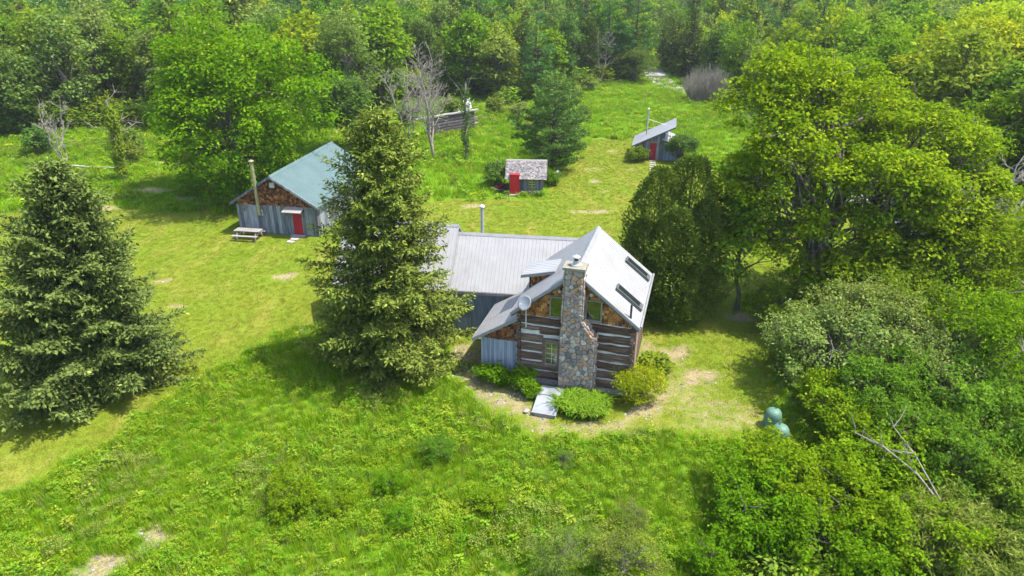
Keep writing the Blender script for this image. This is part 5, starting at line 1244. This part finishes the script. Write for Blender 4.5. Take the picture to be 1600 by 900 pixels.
spots = [
 ('ash', 27.4, 36.6, 1.15, 'bright yellow-green ash tree in front of the pale dead tree'),
 ('ash', 33.5, 37.5, 1.2, 'yellow-green ash tree cut by the right picture edge below the dead tree'),
 ('ash2', 23.2, 28.6, 1.1, 'fine-leaved ash with pale twigs above the fallen bare branches'),
 ('ash2', 27.5, 28.0, 1.15, 'fine-leaved ash cut by the right picture edge at mid height'),
 ('ash2', 24.5, 23.2, .95, 'fine-leaved ash at the right picture edge over a pale leaning limb'),
 ('grey', 16.3, 30.8, .86, 'grey-green honeysuckle shrub at the lawn edge above the drums'),
 ('grey', 19.4, 32.6, .95, 'grey-green honeysuckle shrub right of the lawn, behind its twin'),
 ('grey', 20.6, 28.6, .8, 'dusty green shrub between the honeysuckles and the ash'),
 ('dark', 21.9, 34.4, 1.2, 'dark shaded shrub under the right side of the huge maple'),
 ('dark', 16.6, 36.6, .8, 'dark shaded shrub at the foot of the huge maple stems'),
 ('dark', 25.0, 40.6, 1.3, 'dark green shrub right of the huge maple trunk'),
 ('dark', 29.8, 42.6, 1.3, 'dark green shrub below the pale dead tree'),
 ('yel', 15.1, 27.2, .85, 'yellow-green young maple right behind the green drums'),
 ('yel', 15.5, 24.6, .8, 'yellow-green young maple a step right of the green drums'),
 ('dark', 17.4, 27.0, .9, 'deep green elder in the shade right of the young maples'),
 ('dark', 17.9, 22.9, .85, 'deep green elder behind the fallen bare branches'),
 ('dark', 19.4, 20.2, .75, 'deep green elder under the fallen branches at the bottom'),
 ('dark', 20.8, 25.0, .95, 'deep green elder below the fine-leaved ash'),
 ('dark', 22.0, 20.6, .8, 'deep green elder in the bottom right corner'),
 ('shrub', 9.4, 21.4, .68, 'light green shrub at the top of the bottom thicket, on the lawn side'),
 ('shrub', 11.4, 21.7, .8, 'light green shrub in the bottom thicket, second from the meadow'),
 ('shrub', 9.5, 19.6, .8, 'light green shrub in the bottom thicket beside the meadow grass'),
 ('shrub', 12.4, 20.2, .95, 'light green shrub in the middle of the bottom thicket'),
 ('shrub', 13.5, 22.2, .72, 'light green shrub between the thicket and the half hidden drum'),
 ('shrub', 15.2, 22.4, .95, 'light green shrub left of the fallen bare branches'),
 ('shrub', 11.0, 18.7, .85, 'light green shrub cut by the bottom edge, right of the meadow'),
 ('shrub', 14.1, 18.8, .9, 'light green shrub cut by the bottom edge in mid thicket'),
 ('willow', 15.6, 18.6, .95, 'narrow-leaved olive willow cut by the bottom edge'),
 ('willow', 18.2, 18.0, .8, 'narrow-leaved willow at the bottom right corner'),
 ('willow', 17.0, 19.6, .75, 'narrow-leaved willow just below the fallen bare branches'),
 ('oliv', 1.9, 18.2, .5, 'greyish olive shrub at the bottom middle edge'),
 ('oliv', 4.0, 18.0, .55, 'greyish olive shrub at the bottom edge, right of its twin'),
 ('oliv', 4.9, 20.6, .3, 'low greyish olive shrub in the meadow above the bottom edge'),
 ('shrub', 7.2, 18.2, .5, 'low light green shrub at the bottom edge in the meadow'),
 ('dark', -3.4, 24.6, .28, 'small dark green sapling in the tall meadow grass'),
 ('yel', -.95, 21.3, .34, 'little bush in the meadow crowned with yellow-green leaves'),
 ('shrub', -8.8, 21.4, .48, 'rounded light green bush alone in the tall grass'),
 ('shrub', -7.2, 21.2, .30, 'smaller light green bush in tall grass beside the rounded one'),
 ('oliv', 2.3, 24.2, .22, 'small pale weed bush below the bare house yard'),
 ('shrub', -5.2, 22.5, .30, 'pale leafy weed patch left of the meadow centre'),
 ('shrub', -4.4, 20.6, .27, 'pale leafy weed patch under the small dark sapling'),
]
thcount = {}
for i, (k, x, y, s, lab) in enumerate(spots):
    rr_ = random.Random(i * 7 + 1)
    tree(kinds[k], TH[k], (x, y), rr_.uniform(0, 6.28), (s * rr_.uniform(.92, 1.1), s * rr_.uniform(.92, 1.1), s), lab, 'tree' if k in ('ash', 'ash2') else 'shrub', 'thicket below the huge maple')
# fallen bare limbs
def limb(pts, r0, seed):
    rng = np.random.default_rng(seed); tb = Tubes()
    for p, r in pts:
        P = np.array(p, float); tb.add(P, np.linspace(r, r * .35, len(P)), 6)
        for _ in range(4):
            q = P[rng.integers(1, len(P))]; tb.add(bend(rng, q, q + rng.normal(size=3) * .5 + np.array([-.3, .3, .25]), 3, .06), [.02, .014, .008], 4)
    return tb.mesh('branch', 'dead_wood')
link('branch', limb([([(16.6, 19.6, 1.2), (15.7, 20.9, 2.3), (14.7, 21.8, 2.9), (13.9, 22.6, 3.0)], .05), ([(16.3, 20.1, 1.7), (15.7, 21.4, 2.9), (15.2, 22.3, 3.5)], .035), ([(15.7, 20.9, 2.3), (15.4, 21.4, 2.9)], .02)], .07, 1),
     empty('fallen_branch', (0, 0, 0), 0, 'forked pale bare branch fallen across the lower right thicket', 'branch'))
link('branch', limb([([(27.0, 23.6, 3.2), (24.5, 24.4, 4.6), (21.9, 25.4, 5.2)], .10), ([(24.5, 24.4, 4.6), (24.0, 25.8, 6.0), (23.6, 26.6, 6.6)], .05)], .1, 2),
     empty('fallen_branch', (0, 0, 0), 0, 'thick pale leaning limb among the ash leaves at the right edge', 'branch'))
link('branch', limb([([(29.6, 30.5, 3.4), (28.0, 31.0, 4.6), (26.4, 31.4, 5.2)], .07), ([(28.0, 31.0, 4.6), (27.4, 32.0, 5.4)], .04)], .1, 3),
     empty('fallen_branch', (0, 0, 0), 0, 'reddish bare limb poking out between the two right edge ashes', 'branch'))

# ------------------------------------------------------------------ the wood: single trees in the near rows, one mass beyond
FO = []     # (name, plain words, meshes, weight, scale range)
def fo(name, words, meshes, w, s0, s1): FO.append((name, words, meshes, w, s0, s1))
fo('broadleaf_tree', 'bright green leafy tree', broadleaf(201, 12, 3.9, .3, 100, 55, .40, 'lf_bright', rc=1.15, trunk_r=.2, limbs=8, low=True), 15, .8, 1.45)
fo('broadleaf_tree', 'mid-green leafy tree', broadleaf(202, 12, 3.7, .3, 105, 55, .38, 'lf_mid', rc=1.05, trunk_r=.2, limbs=8, low=True, shape=.8), 18, .8, 1.5)
fo('broadleaf_tree', 'yellow-green leafy tree', broadleaf(203, 11, 4.0, .3, 95, 55, .40, 'lf_yellow', rc=1.15, trunk_r=.2, limbs=8, low=True), 11, .8, 1.4)
fo('broadleaf_tree', 'dark round leafy tree', broadleaf(204, 11, 3.8, .2, 95, 55, .40, 'lf_dark', rc=1.1, trunk_r=.2, limbs=8, low=True), 8, .8, 1.35)
fo('aspen_tree', 'grey-green airy tree', broadleaf(205, 13, 3.2, .4, 90, 48, .36, 'lf_grey', rc=1.0, trunk_r=.17, limbs=16, low=True, gap=.4, shape=.7), 17, .85, 1.4)
fo('aspen_tree', 'olive airy tree', broadleaf(206, 11, 3.0, .4, 90, 48, .34, 'lf_olive', rc=.95, trunk_r=.15, limbs=16, low=True, gap=.4, shape=.75), 13, .8, 1.4)
fo('pine_tree', 'soft green pine', pine(207, 13, 3.9, 'lf_pine', dz=.85, nb=6, tuft=.55, per=6, pw=.6, z0=1.6), 12, .8, 1.5)
fo('spruce_tree', 'dark pointed spruce', spruce(208, 13, 2.7, 'lf_spruce', dz=.62, step=.42, card=.55, cw=.27, nb=6, pw=.85), 7, .8, 1.45)
fo('cedar_tree', 'dark narrow cedar', cedar(209, 9, [(0, 0, 9, 1.7)], 'lf_cedar', per=2300, card=.42), 7, .8, 1.3)
fo('dead_tree', 'bare grey dead tree', (bare_tree(210, 11, 2, .14, .12, 18), None), 4, .8, 1.1)
fo('bush', 'low rounded bush', broadleaf(211, 3.4, 2.3, .1, 60, 50, .26, 'lf_mid', rc=.65, trunk_r=.07, stems=3, limbs=6), 9, .6, 1.3)
fo('bush', 'low pale bush', broadleaf(212, 3.0, 2.0, .1, 60, 50, .24, 'lf_olive', rc=.6, trunk_r=.07, stems=3, limbs=6), 8, .6, 1.3)
frng = np.random.default_rng(77)
cand = []
Y = 44.0
while Y < 620:
    sp_ = 5.1 if Y < 150 else 5.1 + (Y - 150) * .014
    hw = .80 * Y + 14; xs = np.arange(-hw, hw, sp_); xs = xs + frng.uniform(-.42, .42, len(xs)) * sp_; ys = Y + frng.uniform(-.42, .42, len(xs)) * sp_
    cand.append(np.column_stack([xs, ys])); Y += sp_ * .92
cand = np.concatenate(cand)
cand = cand[wooded(cand[:, 0], cand[:, 1])]
EXTRA = [(x, y) for x, y in ()]
wts = np.array([f[3] for f in FO], float)
def kind_at(x, y):
    w = wts.copy()
    g = float(vnoise(np.array([x]), np.array([y]), 17, 31)[0]); q = float(vnoise(np.array([x]), np.array([y]), 23, 32)[0])
    if q > .55: w[6:9] *= 3.2
    else: w[6:9] *= .45
    if g > .6: w[[0, 2]] *= 2.2
    if g < .4: w[[3, 4, 5]] *= 2.0
    if x > 38 and y < 120: w[[2]] *= 3.5; w[[0]] *= 2; w[[4, 5, 9]] *= .3
    if x < -40 and y < 110: w[[4, 5, 9, 10, 11]] *= 1.8
    d_edge = not wooded(np.array([x]), np.array([y - 5.0]))[0]
    if d_edge: w[[10, 11]] *= 2.2
    else: w[[10, 11]] *= .6
    return frng.choice(len(FO), p=w / w.sum())
order = np.argsort(np.hypot(cand[:, 0], cand[:, 1])); cand = cand[order]
NIND = 285
ordw = ['first', 'second', 'third', 'fourth', 'fifth', 'sixth', 'seventh', 'eighth', 'ninth', 'tenth', 'eleventh', 'twelfth', 'thirteenth', 'fourteenth', 'fifteenth', 'sixteenth', 'seventeenth', 'eighteenth', 'nineteenth', 'twentieth']
zones = [(-1e9, -52, 'left of the ivy trunk'), (-52, -24, 'behind the big round tree'), (-24, -2, 'behind the ruin'), (-2, 30, 'at the head of the field'), (30, 52, 'beyond the huge maple'), (52, 1e9, 'at the far right')]
rows = [(0, 92, 'nearest row'), (92, 106, 'second row'), (106, 118, 'third row'), (118, 131, 'fourth row'), (131, 145, 'fifth row'), (145, 1e9, 'sixth row')]
ind = []
for (x, y) in cand[:NIND]:
    k = kind_at(x, y); z = next(w for a, b, w in zones if a <= x < b); r = next(w for a, b, w in rows if a <= math.hypot(x, y) < b)
    ind.append((k, x, y, z, r))
buckets = {}
for i, (k, x, y, z, r) in enumerate(ind): buckets.setdefault((k, z, r), []).append((x / y, i))
lab = {}
for (k, z, r), l_ in buckets.items():
    l_.sort()
    for j, (_, i) in enumerate(l_):
        lab[i] = ('%s %s, %s' % (FO[k][1], z, r)) if len(l_) == 1 else ('%s %s, %s such in %s' % (FO[k][1], z, ordw[min(j, 19)], r))
for i, (k, x, y, z, r) in enumerate(ind):
    nm, words, me, w, s0, s1 = FO[k]; s = frng.uniform(s0, s1); st = frng.uniform(.88, 1.12)
    tree(nm, me, (x, y), frng.uniform(0, 6.28), (s * st, s * st, s), lab[i], 'shrub' if nm == 'bush' else 'tree', 'trees of the wood behind the farm')
# beyond: one wooded mass
def joined(meshes):
    """trunk and crown of one tree as a single mesh with both materials"""
    a, b = meshes
    if b is None: return a
    me = bpy.data.meshes.new('wood_tree'); V = []; n = 0; Fs = []; T = []; MI = []
    for k, m in enumerate((a, b)):
        v = np.empty(len(m.vertices) * 3, np.float32); m.vertices.foreach_get('co', v)
        f = np.empty(len(m.loops), np.int32); m.loops.foreach_get('vertex_index', f)
        t = np.empty(len(m.polygons), np.float32); m.attributes['tone'].data.foreach_get('value', t)
        V.append(v.reshape(-1, 3)); Fs.append(f.reshape(-1, 4) + n); n += len(m.vertices); T.append(t); MI.append(np.full(len(m.polygons), k, np.int32))
    me = new_mesh('wood_tree', np.concatenate(V), np.concatenate(Fs), None, tone=np.concatenate(T))
    me.materials.append(a.materials[0]); me.materials.append(b.materials[0]); me.polygons.foreach_set('material_index', np.concatenate(MI)); me.update()
    return me
rest = cand[NIND:]
ks = np.array([kind_at(x, y) for x, y in rest])
sc = np.array([frng.uniform(FO[k][4], FO[k][5]) for k in ks]) * (1 + np.clip((np.hypot(rest[:, 0], rest[:, 1]) - 150) / 900, 0, .45))
P = np.column_stack([rest, ground_z(rest[:, 0], rest[:, 1]) - .05])
scatter('distant_forest', P, frng.uniform(0, 6.28, len(P)), sc, ks, [joined(f[2]) for f in FO], kind='stuff', label='mixed green wood stretching away behind the farm')

# ------------------------------------------------------------------ grass
grng = np.random.default_rng(5)
def pts_in(n, x0, x1, y0, y1): return np.column_stack([grng.uniform(x0, x1, n), grng.uniform(y0, y1, n)])
BLD = [[hm(-2.3, .0)[:2], hm(6.1, -.0)[:2], hm(6.1, 6.1)[:2], hm(-2.3, 4)[:2]], [hm(-13, 3)[:2], hm(2, 4.6)[:2], hm(2, 10.5)[:2], hm(-13, 8.2)[:2]],
       [bm(-3.6, .3)[:2], bm(3.6, .3)[:2], bm(3.6, 12)[:2], bm(-3.6, 12)[:2]], [(-.5, 64.7), (3.2, 64.6), (3.2, 68), (-.5, 68)], [(14.1, 78.2), (19.6, 77.4), (20.5, 82), (15.2, 83)]]
def free(p):
    k = np.ones(len(p), bool)
    for b in BLD: k &= ~inpoly(p[:, 0], p[:, 1], b)
    return k
def barev(p):
    ix = np.clip(np.searchsorted(gx, p[:, 0]), 0, nx - 1); iy = np.clip(np.searchsorted(gy, p[:, 1]), 0, ny - 1)
    return lawn[ix, iy], bare[ix, iy]
tall = [blades(301 + i, 30, .24, .40, .020, 'grass_tall', .35) for i in range(5)] + [blades(311, 14, .2, .52, .018, 'grass_dry', .3, tone=.5), weed_mesh(312, .50, 30, .15, 'weed', .18), weed_mesh(313, .40, 60, .075, 'weed', .25), weed_mesh(314, .42, 60, .07, 'lf_olive', .25)]
p = pts_in(52000, -26, 22, 12, 40); lw, br = barev(p); p = p[(lw < .3) & (br < .35 + .3 * grng.random(len(p))) & free(p) & ~((p[:, 0] > 13) & (p[:, 1] > 19) & (grng.random(len(p)) < .6))]
ht = .62 + .75 * vnoise(p[:, 0], p[:, 1], 2.6, 21) * (.6 + .8 * vnoise(p[:, 0], p[:, 1], 7, 22))
u = grng.random(len(p)); wv = vnoise(p[:, 0], p[:, 1], 3.4, 24)
idx = np.where(u < .68, grng.integers(0, 5, len(p)), np.where(u < .77, 5, np.where(u < .81, np.where(wv > .5, 6, 7), np.where(wv > .62, 8, 7))))
scatter('meadow_grass', np.column_stack([p, ground_z(p[:, 0], p[:, 1])]), grng.uniform(0, 6.28, len(p)), ht * grng.uniform(.75, 1.2, len(p)), idx, tall, kind='stuff', label='tall bright green meadow grass in front of the house')
fld = [blades(321 + i, 16, .42, .60, .06, 'grass_field', .5) for i in range(4)] + [blades(327, 12, .4, .65, .05, 'grass_dry', .4), weed_mesh(328, .6, 30, .28, 'weed', .35), weed_mesh(329, .7, 30, .28, 'lf_mid', .4)]
p = np.concatenate([pts_in(26000, -62, 42, 56, 145), pts_in(7500, -82, -20, 50, 100)]); lw, br = barev(p)
inb = ~wooded(p[:, 0], p[:, 1]); p = p[(lw < .3) & (br < .5) & inb & free(p)]
u = grng.random(len(p)); wv = vnoise(p[:, 0], p[:, 1], 5, 25)
idx = np.where(u < .80, grng.integers(0, 4, len(p)), np.where(u < .89, 4, np.where(wv > .5, 5, 6)))
ht = (.55 + .8 * vnoise(p[:, 0], p[:, 1], 4.5, 23)) * grng.uniform(.75, 1.25, len(p))
scatter('field_grass', np.column_stack([p, ground_z(p[:, 0], p[:, 1])]), grng.uniform(0, 6.28, len(p)), np.column_stack([np.full(len(p), 1.1), np.full(len(p), 1.1), ht]), idx, fld, kind='stuff', label='rough yellow-green field grass behind the sheds')
M['grass_lawn'] = leaf_mat('grass_lawn', (.100, .132, .010), (.145, .166, .015), (.22, .205, .035), trans=.3, tint=.3, gloss=0)
lwn = [blades(331 + i, 16, .15, .055, .016, 'grass_lawn', .6, segs=1) for i in range(4)]
p = pts_in(190000, -46, 32, 20, 90); lw, br = barev(p); p = p[(lw > .5) & (br < .25 + .5 * grng.random(len(p))) & free(p)]
scatter('lawn_grass', np.column_stack([p, ground_z(p[:, 0], p[:, 1])]), grng.uniform(0, 6.28, len(p)), grng.uniform(.6, 1.4, len(p)), grng.integers(0, 4, len(p)), lwn, kind='stuff', label='short mown lawn grass round the house')
# undergrowth filling the thicket and the wood floor
und = [weed_mesh(341 + i, 1.1, 90, .22, m_, .75) for i, m_ in enumerate(('lf_mid', 'lf_bright', 'lf_dark', 'lf_olive'))]
THK = [(8.6, 16), (8.6, 21.5), (10.5, 22.4), (13.2, 23.0), (14.6, 25.6), (15.0, 29), (14.8, 33.5), (17, 37), (24, 44), (34, 50), (46, 44), (40, 16)]
p = pts_in(5200, 7, 46, 15, 50); p = p[inpoly(p[:, 0], p[:, 1], THK)]
q = np.concatenate([pts_in(22000, -130, 130, 44, 165)]); q = q[wooded(q[:, 0], q[:, 1]) & (np.abs(q[:, 0]) < .8 * q[:, 1] + 12)]
sc = np.concatenate([grng.uniform(.6, 1.3, len(p)), grng.uniform(1.3, 3.2, len(q))]); p = np.concatenate([p, q])
wv = vnoise(p[:, 0], p[:, 1], 4, 27); idx = np.where(wv > .55, grng.integers(0, 2, len(p)), grng.integers(0, 4, len(p)))
scatter('undergrowth', np.column_stack([p, ground_z(p[:, 0], p[:, 1]) - .05]), grng.uniform(0, 6.28, len(p)), sc, idx, und, kind='stuff', label='leafy undergrowth between the shrubs and trees')
# pebbles on the bare patches
pebm = []
for i in range(3):
    r_ = np.random.default_rng(400 + i); V = []; F = []
    for a in range(4):
        for j in range(6): ph = math.pi * (a + .15) / 3.3; V.append((math.sin(ph) * math.cos(j * 1.047) * r_.uniform(.8, 1.2), math.sin(ph) * math.sin(j * 1.047) * r_.uniform(.7, 1.1), .6 * math.cos(ph)))
    for a in range(3):
        for j in range(6): F.append([a * 6 + j, a * 6 + (j + 1) % 6, a * 6 + 6 + (j + 1) % 6, a * 6 + 6 + j])
    F.append([0, 1, 2, 3, 4, 5]); pebm.append(new_mesh('pebble', V, F, ('pale_stone', 'weathered', 'mortar')[i]))
p = pts_in(60000, -30, 14, 16, 72); lw, br = barev(p); p = p[(br > .55) & free(p)][:2600]
scatter('gravel', np.column_stack([p, ground_z(p[:, 0], p[:, 1]) + .005]), grng.uniform(0, 6.28, len(p)), .02 + .07 * grng.random(len(p)) ** 3, grng.integers(0, 3, len(p)), pebm, kind='stuff', label='loose pebbles on the bare soil patches')
# taller tussocks in the field
for x, y, s, l_ in ((.2, 92, 1, 'bright tussock of long grass right of the ruin'),):
    t = empty('grass_tussock', (x, y, 0), 0, l_, 'grass tussock'); link('foliage', blades(350, 900, 2.2, 1.1, .07, 'grass_tall', .4), t)

# ------------------------------------------------------------------ summer haze
hzm, n_, l_ = nmat('haze'); pv = n_.new('ShaderNodeVolumePrincipled'); pv.inputs['Density'].default_value = .00015; pv.inputs['Color'].default_value = (.93, .95, .97, 1); pv.inputs['Anisotropy'].default_value = .2
ho = n_.new('ShaderNodeOutputMaterial'); l_.new(pv.outputs[0], ho.inputs['Volume'])
M['haze'] = hzm
MB().box(-1150, 1150, -420, 1350, -4, 46).build('haze', 'haze', None, kind='stuff', label='thin summer haze over the whole place')
